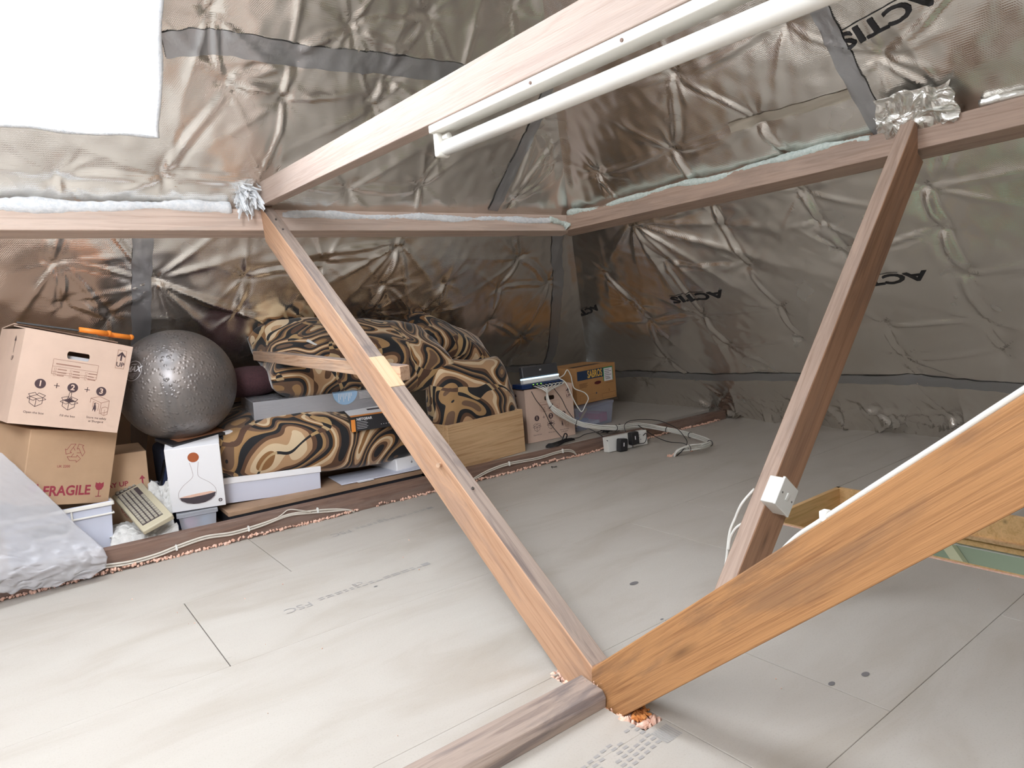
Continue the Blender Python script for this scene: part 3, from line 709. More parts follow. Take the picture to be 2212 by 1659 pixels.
for i in range(46):   # frayed wadding where tie, strut and purlin meet
    a = R.uniform(-1.2, 1.2); base = Vector((.905 + R.uniform(-.035, .04), 2.945, 1.425 + R.uniform(-.02, .05)))
    tip = base + Vector((R.uniform(-.05, .045), -.03 - R.random()*.03, -R.uniform(.01, .10))); wdt = R.uniform(.004, .012)
    s_ = Vector((R.uniform(-1, 1), R.uniform(-.3, .3), R.uniform(-1, 1))).normalized()*wdt
    bm.faces.new([bm.verts.new(p) for p in (base - s_, base + s_, tip + s_*.4, tip - s_*.2)])
o = bobj('frayed_wadding', bm, M['wadding'], wallA, recalc=False); s = o.modifiers.new('t', 'SOLIDIFY'); s.thickness = .003
crumple('frayed_wadding', (.91, 2.968, 1.40), (.055, .028, .06), M['wadding'], wallA, 3, 1.3)
flap('torn_foil', pB, FB, .97, 1.22, 1.385, 1.51, .04, M['torn'], wallB, 4)
flap('torn_foil', pB, FB, 1.10, 1.24, 1.33, 1.46, .03, M['torn'], wallB, 7, 20)

# ------------------------------------------------------------------ strip light under the tie
sl_ = root('strip_light', 'white fluorescent strip light fixed under the high tie beam', 'light fitting', (.982, 1.56, 1.345))
def tz(y): return (y)*.0176           # follows the slope of the tie
bm = bmesh.new()
for (ya, yb) in ((0, -1.52),):
    vs = box(bm, -.026, yb, -.020, .026, ya, .0)
    for v in vs: v.co.z += tz(v.co.y) + .012
bobj('fitting_body', bm, M['cream_enamel'], sl_, bevel=.003)
bm = bmesh.new(); tube(bm, [Vector((.002, y, -.0475 + tz(y))) for y in (-.035, -.4, -.8, -1.2, -1.485)], .019, 24); bobj('fluorescent_tube', bm, M['tube'], sl_, smooth=True)
for y in (-.012, -1.505):
    bm = bmesh.new(); box(bm, -.018, y-.010, -.068 + tz(y), .022, y+.008, -.005 + tz(y)); e = bobj('lampholder', bm, M['cream_enamel'], sl_, bevel=.006, seg=3)
bm = bmesh.new(); cyl(bm, (.002, -.03, -.022), (.002, -.052, -.022), .008, 14); bobj('starter', bm, M['cream_enamel'], sl_, smooth=False)
for y in (-.42, -.68, -.92):
    bm = bmesh.new(); cyl(bm, (-.0255, y, .0 + tz(y)), (-.0285, y, .0 + tz(y)), .0035, 10); bobj('fixing_screw', bm, M['wood_joist'], sl_)

# ------------------------------------------------------------------ light switch on the right strut
sw = root('light_switch', 'white surface-mounted light switch on the right strut', 'light switch', (1.666, 1.054, .263), (2.1, 40.9, 2.4))
bm = bmesh.new(); box(bm, -.041, .006, .002, .041, .046, .083); bobj('back_box', bm, M['white_plastic'], sw, bevel=.003)
bm = bmesh.new(); box(bm, -.0435, -.002, 0, .0435, .006, .086); bobj('face_plate', bm, M['white_plastic'], sw, bevel=.002)
bm = bmesh.new(); v = box(bm, -.006, -.006, .032, .006, -.0015, .054); v[0].co.y = v[1].co.y = -.0035; bobj('rocker', bm, M['white_plastic'], sw, bevel=.001)
for xx in (-.030, .030):
    bm = bmesh.new(); cyl(bm, (xx, -.0015, .043), (xx, -.003, .043), .003, 10); bobj('plate_screw', bm, M['steel'], sw)
sw.location = (1.666, 1.054, .263)
o = tube_obj('switch_cable', [(1.70, 1.158, .30), (1.661, 1.175, .262), (1.648, 1.19, .22), (1.632, 1.20, .178), (1.612, 1.20, .107), (1.585, 1.19, .06), (1.57, 1.17, .001)], .0042, M['cable']); tag(o, 'white cable looping down behind the right strut below the switch', 'cable')
o = tube_obj('switch_cable', [(1.655, 1.158, .215), (1.636, 1.18, .195), (1.628, 1.195, .165), (1.618, 1.197, .13)], .0042, M['cable']); tag(o, 'short inner loop of white cable behind the right strut', 'cable')

# ------------------------------------------------------------------ boxes
def open_box(icon, u, v, s, arrow=False, dark=None):
    L = .0013*s/.04
    P = lambda *q: [(u + a*s, v + b*s) for a, b in q]
    icon.pline(P((-.38, .12), (-.38, -.3), (0, -.55), (.38, -.3), (.38, .12)), L); icon.line(*P((0, .0), (0, -.55)), L)
    icon.pline(P((-.38, .12), (0, .0), (.38, .12), (0, .28)), L, True)
    icon.pline(P((-.38, .12), (-.55, .0), (-.15, -.14), (0, .0)), L); icon.pline(P((.38, .12), (.58, .02), (.2, -.14), (0, .0)), L)
    icon.pline(P((-.38, .12), (-.5, .28), (-.12, .42), (0, .28)), L); icon.pline(P((.38, .12), (.52, .28), (.1, .42), (0, .28)), L)
    if arrow:
        icon.pline(P((-.07, .7), (-.07, .32), (-.16, .32), (0, .12), (.16, .32), (.07, .32), (.07, .7)), L, True)
def moving_box(loc, rot, sz, label, contents=True):
    w_, d_, h_ = sz; t = root('cardboard_box', label, 'box', loc, rot, None)
    # shell with a hand slot cut in the front panel
    bm = bmesh.new(); hw, hz, hh = w_*.105, h_*.80, h_*.042
    outer = [(-w_/2, 0), (w_/2, 0), (w_/2, h_), (-w_/2, h_)]
    hole = [(hw*math.copysign(1, math.cos(a))*.8 + hw*.2*math.cos(a), hz + hh*math.sin(a)) for a in [2*math.pi*(i+.5)/20 for i in range(20)]]
    V = [bm.verts.new((x, 0, z)) for x, z in outer]; H_ = [bm.verts.new((x, 0, z)) for x, z in hole]
    ed = [bm.edges.new((V[i], V[(i+1) % 4])) for i in range(4)] + [bm.edges.new((H_[i], H_[(i+1) % 20])) for i in range(20)]
    bmesh.ops.triangle_fill(bm, use_beauty=True, use_dissolve=False, edges=ed)
    B = [bm.verts.new((x, d_, z)) for x, z in outer]
    bm.faces.new(B[::-1])
    for i in (0, 1, 3): bm.faces.new((V[i], V[(i+1) % 4], B[(i+1) % 4], B[i]))
    bmesh.ops.recalc_face_normals(bm, faces=bm.faces)
    o = bobj('box_body', bm, M['card_pink'], t); s = o.modifiers.new('t', 'SOLIDIFY'); s.thickness = .004; s.offset = -1
    for sy in (0, 1):
        bm = bmesh.new(); y0_, y1_ = (0, d_*.49) if sy == 0 else (d_*.51, d_)
        vs = box(bm, -w_/2, y0_, h_, w_/2, y1_, h_ + .004)
        for i in ((2, 3, 6, 7) if sy == 0 else (0, 1, 4, 5)): vs[i].co.z += .010 + .008*sy
        bobj('flap', bm, M['card_pink'], t)
    if contents:
        bm = bmesh.new(); box(bm, -w_*.4, .03, .01, w_*.4, d_*.7, hz - hh*.1); bobj('packed_paper', bm, M['white_card'], t)
    p = Print(front()); f2 = Print(front(.0016)); th = Print(front())
    W = lambda a: -w_/2 + a*w_; Hh = lambda a: a*h_
    for i, a in enumerate((.21, .50, .77)):
        p.disc(W(a), Hh(.45), .0185*w_/.38); f2.text('123'[i], W(a), Hh(.45), .030*w_/.38, .0008)
    for a in (.355, .635): p.line((W(a)-.009, Hh(.45)), (W(a)+.009, Hh(.45)), .0024); p.line((W(a), Hh(.45)-.009), (W(a), Hh(.45)+.009), .0024)
    open_box(p, W(.20), Hh(.285), .052); open_box(p, W(.49), Hh(.285), .052, True)
    p.poly([(W(.49)-.018, Hh(.305)), (W(.49), Hh(.305)-.007), (W(.49)+.018, Hh(.305)), (W(.49), Hh(.305)+.007)])
    u, v = W(.77), Hh(.29)
    th.pline([(u-.0306, v+.0068), (u-.0306, v+.0238), (u, v+.0340), (u+.0340, v+.0218), (u+.0340, v-.0204), (u+.0068, v-.0306), (u+.0068, v+.0102), (u-.0306, v+.0238)], .0016)
    th.line((u+.0068, v+.0102), (u+.0340, v+.0218), .0016); th.pline([(u-.0204, v-.0102), (u-.0204, v+.0122), (u, v+.0054), (u, v-.0204)], .0016)
    th.pline([(u+.0122, v-.0306), (u+.0122, v-.0082), (u+.0231, v-.0027), (u+.0340, v-.0068), (u+.0340, v-.0306), (u+.0231, v-.0360)], .0016, True); th.line((u+.0231, v-.0136), (u+.0231, v-.0360), .0012)
    p.disc(u-.0136, v+.0041, .0034, 10); p.poly([(u-.0163, v), (u-.0095, v), (u-.0068, v-.0150), (u-.0095, v-.0272), (u-.0136, v-.0150), (u-.0190, v-.0258)])
    fs = .0118*w_/.38
    p.text('Open the box', W(.2), Hh(.135), fs); p.text('Fill the box', W(.5), Hh(.135), fs); p.text('Store me safely', W(.77), Hh(.145), fs); p.text('at Shurgard', W(.77), Hh(.105), fs)
    # form panel
    a0, a1, b0, b1 = W(.285), W(.70), Hh(.575), Hh(.735); th.frame(a0, b0, a1, b1, .0012); th.line((a0, b1-.026), (a1, b1-.026), .001); th.line((a0, b0+.008), (a1, b0+.008), .001)
    for c_ in range(3):
        for r_ in range(3):
            x = a0 + .008 + c_*(a1-a0)*.34; y = b1 - .036 - r_*.011; th.frame(x, y-.003, x+.006, y+.004, .0007); th.rect(x+.010, y-.001, x+.010 + random.uniform(.018, .03), y+.0022)
    th.rect(a0+.01, b1-.018, a0+.09, b1-.014)
    # up mark
    q0, q1, r0, r1 = W(.86), W(.945), Hh(.74), Hh(.95); th.frame(q0, r0, q1, r1, .0014); c_ = (q0+q1)/2
    p.line((c_, r0 + (r1-r0)*.42), (c_, r1 - (r1-r0)*.14), .006); p.poly([(c_, r1 - (r1-r0)*.08), (c_+.016, r1 - (r1-r0)*.33), (c_+.010, r1 - (r1-r0)*.37), (c_, r1 - (r1-r0)*.22), (c_-.010, r1 - (r1-r0)*.37), (c_-.016, r1 - (r1-r0)*.33)])
    p.text('UP', c_, r0 + (r1-r0)*.2, .024, .0004)
    p.done('printed_symbols', M['ink'], t); f2.done('printed_numerals', M['card_pink'], t); th.done('printed_form', M['ink_thin'], t)
    sd = Print(lambda u, v: (-w_/2 - .0008, u, v))
    sd.line((d_*.3, h_*.74), (d_*.3, h_*.9), .003); sd.poly([(d_*.3-.012, h_*.87), (d_*.3+.012, h_*.87), (d_*.3, h_*.93)]); sd.text('UP', d_*.3, h_*.68, .024, 0, 'CENTER', 0, -1); sd.done('side_print', M['ink'], t)
    return t
b_right = moving_box((2.621, 3.172, .067), (0, 0, -6), (.347, .338, .317), 'cardboard moving box under the router, numbered 1 2 3 on the front', False)
b_left = moving_box((.166, 3.005, .572), (2.4, 16.5, 12), (.357, .33, .335), 'tilted cardboard moving box on top of the left stack, saw on its lid')

def plain_box(name, loc, rot, sz, m, label, cat='box', bevel=.002, group=None, lid=None, body='box_body'):
    t = root(name, label, cat, loc, rot, group); w_, d_, h_ = sz
    bm = bmesh.new(); box(bm, -w_/2, 0, 0, w_/2, d_, h_); bobj(body, bm, m, t, bevel=bevel); return t
def recycle(p, u, v, s, L=.0016):
    for k_ in range(3):
        a = math.radians(120*k_); c, si = math.cos(a), math.sin(a)
        R_ = lambda x, y: (u + s*(x*c - y*si), v + s*(x*si + y*c))
        p.pline([R_(-.62, -.38), R_(-.40, -.72), R_(.18, -.72), R_(.18, -.88), R_(.52, -.56), R_(.18, -.24), R_(.18, -.40), R_(-.28, -.40)], L, True)
        p.pline([R_(-.28, -.40), R_(-.12, -.10)], L)
def glass_icon(p, u, v, s):
    p.poly([(u-.28*s, v+.5*s), (u-.30*s, v+.2*s), (u-.18*s, v-.02*s), (u, v-.08*s), (u+.18*s, v-.02*s), (u+.30*s, v+.2*s), (u+.28*s, v+.5*s), (u+.1*s, v+.4*s), (u-.02*s, v+.5*s), (u-.1*s, v+.42*s)])
    p.line((u, v-.05*s), (u, v-.5*s), .05*s); p.rect(u-.2*s, v-.54*s, u+.2*s, v-.49*s)
fr = plain_box('cardboard_box', (.138, 3.095, .272), (5, 13.3, 24), (.320, .28, .283), M['card_tan'], 'tan cardboard box marked FRAGILE standing in the plastic crate', bevel=.003)
p = Print(front()); p.text('FRAGILE', -.005, .052, .052, .0014, sx=.9); glass_icon(p, .115, .055, .055); glass_icon(p, -.125, .055, .055); p.done('fragile_print', M['ink_red'], fr)
p = Print(front()); recycle(p, .005, .200, .044, .0013); p.text('UK 2200', -.03, .146, .013); p.done('recycling_print', M['ink_red'], fr)
bc = plain_box('cardboard_box', (.245, 3.30, .03), (0, 2, -3), (.40, .30, .375), M['card_tan'], 'cardboard box printed Y UP behind the FRAGILE box, under the ball', bevel=.003)
p = Print(front()); p.text('THIS WAY UP', .035, .245, .028, .0007, sx=1.0); p.line((.175, .232), (.175, .262), .006); p.poly([(.163, .256), (.187, .256), (.175, .272)]); recycle(p, .12, .13, .04); p.done('box_print', M['ink_red'], bc)
# fruit box on the clear crate
sb = plain_box('fruit_box', (3.128, 3.285, .219), (0, 0, 5), (.392, .29, .237), M['card_orange'], 'orange-brown fruit box lettered SABROS on top of the clear crate', bevel=.003)
p = Print(front()); p.rect(-.185, .155, .165, .215); p.disc(-.01, .055, .006); p.done('blue_band', M['ink_blue'], sb)
p = Print(front(.0016)); p.text('SABROS', -.015, .184, .066, .002, sx=.62); p.done('yellow_lettering', M['ink_yellow'], sb)
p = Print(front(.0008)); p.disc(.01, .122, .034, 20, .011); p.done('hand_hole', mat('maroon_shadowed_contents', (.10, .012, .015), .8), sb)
p = Print(front()); 
for i in range(4): p.rect(-.17, .130 - i*.008, -.09 - .01*(i % 2), .133 - i*.008); p.rect(.09, .145 - i*.012, .17, .147 - i*.012)
p.frame(.045, .012, .185, .042, .0016); p.frame(-.17, .02, -.02, .055, .0008); p.text('i', .12, .06, .03, .001); p.done('small_print', mat('brown_ink', (.16, .07, .03), .7), sb)
p = Print(front(.0018)); p.rect(.075, .122, .160, .208); p.done('address_label', M['white_card'], sb)
p = Print(front(.0014)); p.rect(.068, .125, .166, .214); p.done('green_label_edge', M['green_sticker'], sb)
p = Print(front(.0024)); 
for i in range(5): p.rect(.082, .196 - i*.012, .13 + .02*((i*3) % 2), .199 - i*.012)
for i in range(14): p.rect(.09 + i*.0035, .132, .0915 + i*.0035, .144)
p.done('label_text', M['ink'], sb)
p = Print(lambda u, v: (-.392/2 - .0008, u, v)); p.text('A', .22, .14, .06, .002, sx=-1); p.disc(.13, .11, .04, 24, .05); p.done('side_print', M['ink_blue'], sb)
bm = bmesh.new(); box(bm, -.16, .05, .2372, .10, .10, .2378); bobj('lid_slot', bm, M['underfloor'], sb)
# clear crate under it
def crate_shell(bm, w_, d_, h_, th, taper=.0):
    def rg(z, i): 
        a = taper*(1 - z/h_); return [(-w_/2+i+a, i+a, z), (w_/2-i-a, i+a, z), (w_/2-i-a, d_-i-a, z), (-w_/2+i+a, d_-i-a, z)]
    O0, O1, I1, I0 = [[bm.verts.new(p) for p in q] for q in (rg(0, 0), rg(h_, 0), rg(h_, th), rg(th, th))]
    bm.faces.new(O0[::-1]); bm.faces.new(I0)
    for A, B in ((O0, O1), (O1, I1), (I1, I0)):
        for i in range(4): bm.faces.new((A[i], A[(i+1) % 4], B[(i+1) % 4], B[i]))
cc = root('storage_crate', 'clear plastic storage crate of oddments under the fruit box', 'crate', (3.03, 3.215, .067), (0, 0, 8))
bm = bmesh.new(); crate_shell(bm, .385, .29, .132, .003, .012); bobj('crate_body', bm, M['clear'], cc)
bm = bmesh.new(); box(bm, -.198, -.005, .132, .198, .298, .149); bobj('lid', bm, M['clear'], cc, bevel=.003)
for nm, a, mm_, lb in (('wooden_ruler', ((-.14, .05, .02), (.06, .12, .10)), M['ink_yellow'], 0), ('pink_folder', ((.07, .03, .012), (.16, .2, .068)), mat('magenta_plastic', (.60, .03, .18), .5), 0), ('paper_stack', ((-.03, .03, .01), (.08, .24, .03)), M['white_card'], 0), ('blue_folder', ((-.15, .06, .01), (.0, .24, .05)), mat('dusty_blue_plastic', (.15, .22, .45), .5), 0)):
    bm = bmesh.new()
    if nm == 'wooden_ruler': 
        tube(bm, [Vector(a[0]), Vector(a[1])], .007, 4)
    else: box(bm, *a[0], *a[1])
    o = bobj(nm, bm, mm_, None); o.matrix_world = Matrix.Translation((3.03, 3.215, .071)) @ Matrix.Rotation(math.radians(8), 4, 'Z')
    tag(o, {'wooden_ruler': 'yellow ruler lying aslant inside the clear crate', 'pink_folder': 'magenta folder standing at the right inside the clear crate', 'paper_stack': 'small white stack of paper inside the clear crate', 'blue_folder': 'blue folder inside the clear crate'}[nm], {'wooden_ruler': 'ruler', 'pink_folder': 'folder', 'paper_stack': 'paper', 'blue_folder': 'folder'}[nm])

# pine crate
pc = root('pine_crate', 'open pine wooden crate holding an upright cushion', 'crate', (2.045, 3.012, .066), (0, 0, 7))
W_, D_2, H_2 = .541, .32, .242
def plank(name, a, b, rot=None, m='wood_pine'):
    bm = bmesh.new(); box(bm, *a, *b); return bobj(name, bm, M[m], pc, bevel=.002)
plank('front_panel', (-W_/2, 0, 0), (W_/2, .018, H_2)); plank('back_panel', (-W_/2, D_2-.018, 0), (W_/2, D_2, H_2))
plank('side_panel', (-W_/2, .018, 0), (-W_/2+.018, D_2-.018, H_2)); plank('side_panel', (W_/2-.018, .018, 0), (W_/2, D_2-.018, H_2)); plank('base_panel', (-W_/2+.018, .018, 0), (W_/2-.018, D_2-.018, .012))

# white decanter carton
dc = plain_box('gift_carton', (.603, 3.115, .137), (10.5, 1, -13.9), (.209, .13, .281), M['white_card'], 'white carton with a picture of a glass decanter, standing on the small tub', bevel=.0015)
p = Print(front()); p.disc(.0, .235, .0215); p.done('ball_stopper_print', M['copper'], dc)
prof = [(-.017, .213), (-.010, .17), (-.014, .145), (-.05, .115), (-.069, .09), (-.073, .07), (-.068, .052), (-.045, .033), (0, .025), (.045, .033), (.068, .052), (.073, .07), (.069, .09), (.05, .115), (.014, .145), (.010, .17), (.017, .213)]
p = Print(front()); sp = [(q.x, q.y) for q in smooth_path([(a, b, 0) for a, b in prof], 5)]; p.pline(sp, .0014); p.done('decanter_outline_print', M['line_print'], dc)
p = Print(front(.0014)); p.poly([(-.070, .062), (-.064, .048), (-.045, .035), (-.02, .0275), (0, .026), (.025, .028), (.048, .037), (.064, .050), (.071, .068), (.03, .061), (-.03, .057)]); p.disc(.085, .028, .008); p.done('wine_print', M['dark_print'], dc)
p = Print(front(.0012)); p.poly([(-.071, .0625), (-.03, .0575), (.03, .0615), (.071, .0685), (.05, .0745), (0, .072), (-.05, .067)]); p.done('wine_surface_print', M['peach'], dc)
p = Print(front(.0020)); p.line((.079, .028), (.091, .028), .0015); p.line((.085, .022), (.085, .034), .0015); p.done('emblem_cross', M['white_card'], dc)
# thin glossy frame on the carton
fi = root('picture_frame', 'thin glossy black frame with a painted copper reflection, lying on the white carton', 'picture frame', (.655, 3.16, .424), (8, -2, 16))
bm = bmesh.new(); box(bm, -.135, -.02, 0, .135, .13, .012); bobj('frame_body', bm, M['black'], fi, bevel=.002)
p = Print(lambda u, v: (u, v, .0128)); p.rect(-.10, .0, .12, .11); p.done('copper_picture', mat('glossy_copper_picture', (.50, .24, .13), .15, .3), fi)  # copper rectangle is a reflection in the glossy surface, put into the colour
bm = bmesh.new(); box(bm, .10, -.022, .001, .135, .0, .0125); bobj('white_corner', bm, M['white_card'], fi)
# tub
tb = root('plastic_tub', 'small lidded clear tub of pink and blue oddments under the white carton', 'tub', (.592, 3.115, .032), (0, 0, -9.8))
bm = bmesh.new(); crate_shell(bm, .146, .15, .082, .002, .008); bobj('tub_body', bm, M['clear_milky'], tb)
bm = bmesh.new(); box(bm, -.081, -.008, .080, .081, .158, .100); bobj('lid', bm, M['clear_milky'], tb, bevel=.004)
for i, (c_, nm) in enumerate((((.75, .25, .42), 'pink'), ((.25, .50, .70), 'blue'))):
    o = crumple('craft_bundle', (-.03 + .06*i, .035, .045), (.030, .022, .028), mat(nm + '_craft_stuff', c_, .6), None, 20+i, .6, 3)
    o.matrix_world = Matrix.Translation((.592, 3.115, .032)) @ Matrix.Rotation(math.radians(-9.8), 4, 'Z'); tag(o, nm + ' bundle inside the small lidded tub', 'craft supplies')
# long white archive box
wb = root('archive_box', 'long low white box under the patterned bottom cushion', 'box', (.930, 3.145, .107), (0, 3.2, -8))
bm = bmesh.new(); box(bm, -.21, 0, 0, .21, .30, .112); bobj('box_body', bm, M['lilac_card'], wb, bevel=.002)
bm = bmesh.new(); box(bm, -.214, -.004, .088, .214, .304, .116); bobj('lid', bm, M['white_card'], wb, bevel=.002)
# flat brown board package and the dark one below it
bp = plain_box('flat_package', (1.164, 3.012 + .015, .0885), (0, .4, -1.4), (.935, .33, .018), M['card_flat'], 'long flat brown board package lying just behind the eaves joist', 'package', .001)
bm = bmesh.new(); box(bm, .13, .01, .0222, .21, .05, .0235); bobj('paper_label', bm, M['white_card'], bp)
kp = plain_box('flat_package', (1.164, 3.012 + .02, .033), (0, .4, -1.4), (.925, .32, .053), M['black_card'], 'long flat black package beneath the brown board package', 'package', .002)
# lilac board
lv = plain_box('foam_board', (1.43, 3.045, .1085), (0, 0, -6), (.42, .22, .005), M['lilac_plastic'], 'pale blue sheet lying flat between the white box and the laptop box', 'board', .0006)
# white laptop carton
lp = root('laptop_carton', 'slim white laptop box just left of the diagonal strut', 'box', (1.655, 3.085, .112), (0, -2, 4))
bm = bmesh.new(); vs = box(bm, -.135, 0, 0, .135, .38, .064); vs[4].co.x += .006; vs[4].co.y += .01; bobj('box_body', bm, M['white_card'], lp, bevel=.006, seg=3)
p = Print(lambda u, v: (u, -.0012, v)); 
p.disc(-.045, .032, .005, 16, .0055); p.disc(-.0435, .0395, .0018, 8); p.done('printed_emblem', mat('silver_print', (.25, .25, .26), .4), lp)
p = Print(lambda u, v: (-.1362, u, v)); 
p.text('MacBook Pro', .20, .03, .016, sx=-1); p.done('side_lettering', M['line_print'], lp)
# grey long box
gb = root('long_grey_box', 'long grey box wrapped in clear film with a light blue round sticker', 'box', (1.222, 3.19, .442), (4, 1.4, -4.8))
bm = bmesh.new(); box(bm, -.322, 0, 0, .322, .287, .095); bobj('box_body', bm, M['grey_wrapped'], gb, bevel=.004)
p = Print(lambda u, v: (u, -.0025, v)); p.poly([(.11 + .062*math.cos(a), .095 + .062*math.sin(a)) for a in np.linspace(math.pi, 2*math.pi, 20)]); p.done('round_sticker', M['sky_sticker'], gb)
p = Print(lambda u, v: (u, v, .0955)); p.poly([(.11 + .062*math.cos(a), .0 + .062*math.sin(a)) for a in np.linspace(0, math.pi, 20)]); p.done('sticker_fold', M['sky_sticker'], gb)
p = Print(lambda u, v: (u, -.0035, v)); 
for i in range(9): p.rect(.075 + i*.008, .05 + .012*(i % 3), .0775 + i*.008, .09)
for i in range(5): p.rect(.18, .085 - i*.007, .245 - .01*(i % 2), .087 - i*.007)
p.done('sticker_text', M['white_card'], gb)
# router carton
ng = root('router_carton', 'black, white and orange NETGEAR box on the bottom cushion', 'box', (1.420, 3.035, .352), (7, 0, -11.3))
bm = bmesh.new(); box(bm, -.125, 0, 0, .165, .18, .072); bobj('box_body', bm, M['black_card'], ng, bevel=.0015)
p = Print(lambda u, v: (u, v, .0728)); p.rect(-.124, .03, .164, .179); p.done('white_top_print', M['white_card'], ng)
p = Print(lambda u, v: (u, v, .0728)); p.rect(-.124, .001, .164, .029); p.done('orange_top_stripe', M['orange_flat'], ng)
p = Print(front(.001)); p.rect(-.125, .0, -.105, .060); p.done('orange_side_stripe', M['orange_flat'], ng)
p = Print(front(.001)); p.text('NETGEAR', -.098, .058, .017, .0006, 'LEFT')
for i in range(5): p.rect(-.098, .044 - i*.008, -.05 + .006*(i % 2), .0455 - i*.008)
for i in range(5): p.disc(.02 + i*.012, .020, .0022, 8)
p.done('white_lettering', M['white_card'], ng)
p = Print(lambda u, v: (u, v, .0732)); p.rect(-.02, .09, .06, .12); p.done('barcode_label', M['dark_print'], ng)

# lilac-white plastic crate on the far left
ms = root('plastic_crate', 'pale lilac plastic crate holding the FRAGILE box, far left', 'crate', (.105, 3.105, .032), (0, 1.2, 1))
bm = bmesh.new(); crate_shell(bm, .355, .33, .222, .004, .012); bobj('crate_body', bm, M['lilac_plastic'], ms, bevel=.002)
for z0_, z1_, g in ((.206, .220, .008), (.170, .177, .006)):
    bm = bmesh.new(); box(bm, -.1775-g, -g, z0_, .1775+g, .0, z1_); box(bm, .1775, -g, z0_, .1775+g, .33+g, z1_); box(bm, -.1775-g, -g, z0_, -.1775, .33+g, z1_); bobj('rim_rib', bm, M['cream_enamel'], ms, bevel=.002)
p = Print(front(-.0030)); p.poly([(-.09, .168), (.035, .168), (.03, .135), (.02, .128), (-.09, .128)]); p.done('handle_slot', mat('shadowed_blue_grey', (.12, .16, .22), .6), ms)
bm = bmesh.new(); tube(bm, [Vector(q) for q in ((.040, -.004, .206), (.040, -.004, .170), (.036, -.004, .138), (.022, -.004, .124), (-.09, -.004, .124))], .0035, 6); bobj('slot_edge', bm, M['cream_enamel'], ms)

# keyboard
kb = root('computer_keyboard', 'yellowed beige computer keyboard propped diagonally beside the FRAGILE box', 'keyboard', (.428, 3.001, .127), (19.1, -16.8, 4.7))
KW, KL = .122, .43
bm = bmesh.new(); vs = box(bm, -KW/2, 0, 0, KW/2, KL, .024); vs[4].co.z = vs[7].co.z = .020; bobj('keyboard_case', bm, M['kb_body'], kb, bevel=.005, seg=3)
bm = bmesh.new()
def keyz(x): return .022 + (x + KW/2)/KW*.004
box(bm, -KW/2+.014, .035, .018, KW/2-.026, .30, .0235); box(bm, -KW/2+.014, .312, .018, KW/2-.026, .405, .0235); bobj('key_well', bm, M['dark_print'], kb)
bm = bmesh.new(); KEYS = []
for r_ in range(5):
    x = -KW/2 + .016 + r_*.0165
    for q in range(15 if r_ < 4 else 11): KEYS.append((x, .038 + q*.0174))
    for q in range(5): KEYS.append((x, .315 + q*.0175))
box(bm, 0, 0, 0, .0125, .0145, .0075); k_o = bobj('keycap', bm, M['kb_key'], kb, bevel=.0015, seg=1)
for i, (x, y) in enumerate(KEYS):
    c_ = k_o if i == 0 else k_o.copy()
    if i: C.objects.link(c_); c_.parent = kb
    c_.location = (x, y, .022)

# crumpled cloths / bags
from mathutils import noise as MN
def drape(name, fn, n, m, label, cat, seed, amp=.012, thick=.002, sc=9, parent=None):
    bm = bmesh.new(); g = []
    for i in range(n):
        rw = []
        for j in range(n):
            u, v = i/(n-1), j/(n-1); q = Vector(fn(u, v)); k1 = MN.noise(Vector((u*sc*.5, v*sc*.5, seed))); k2 = MN.noise(Vector((u*sc*1.4, v*sc*1.4, seed+7)))
            k3 = 1 - abs(MN.noise(Vector((u*sc*.9, v*sc*.9, seed+3))))*2
            q += Vector((k1*.5, -abs(k2)*.7 - k3*.25, k1*.4 + k2*.5))*(amp(u, v) if callable(amp) else amp); rw.append(bm.verts.new(q))
        g.append(rw)
    for i in range(n-1):
        for j in range(n-1): bm.faces.new((g[i][j], g[i+1][j], g[i+1][j+1], g[i][j+1]))
    o = bobj(name, bm, m, parent, smooth=True); s = o.modifiers.new('t', 'SOLIDIFY'); s.thickness = thick
    if label: tag(o, label, cat)
    return o
drape('crumpled_cloth', lambda u, v: (.262 + .235*u, 3.035 + .20*v, .088 + .02*math.sin(u*7)*math.sin(v*3) + .03*v + (.0 if v > .12 else -.03)), 40, M['cloth'], 'crumpled cream cloth behind the joist, under the keyboard', 'cloth', 2, .022)
drape('crumpled_cloth', lambda u, v: (.435 + .10*u, 3.17 + .06*v, .13 + .13*v + .015*math.sin(u*9)), 30, M['cloth'], 'crinkled cream packaging between the keyboard and the white carton', 'cloth', 12, .016)
o = crumple('plastic_bag', (.40, 3.42, .30), (.07, .06, .05), M['bag_white'], None, 31, .9); tag(o, 'pale scrunched plastic bag below the ball, beside the Y UP box', 'bag')
o = crumple('plastic_bag', (.455, 3.34, .22), (.05, .045, .04), M['bag_white'], None, 37, .9); tag(o, 'smaller scrunched bag in the gap left of the white carton', 'bag')
nb = root('storage_bag', 'dark navy bag supporting the exercise ball', 'bag', (.66, 3.42, .032))
bm = bmesh.new(); box(bm, -.14, -.09, 0, .17, .16, .36); o = bobj('bag_body', bm, M['navy_cloth'], nb, bevel=.03, seg=4)
pn = root('leaning_panel', 'dark blue framed panel leaning behind the keyboard', 'panel', (.505, 3.255, .035), (-14, 22, 10))
bm = bmesh.new(); box(bm, -.07, 0, 0, .06, .008, .33); bobj('panel_sheet', bm, mat('dark_blue_glossy', (.04, .05, .10), .25), pn)
bm = bmesh.new(); box(bm, -.078, -.003, 0, -.070, .011, .33); bobj('metal_edge', bm, M['steel'], pn)

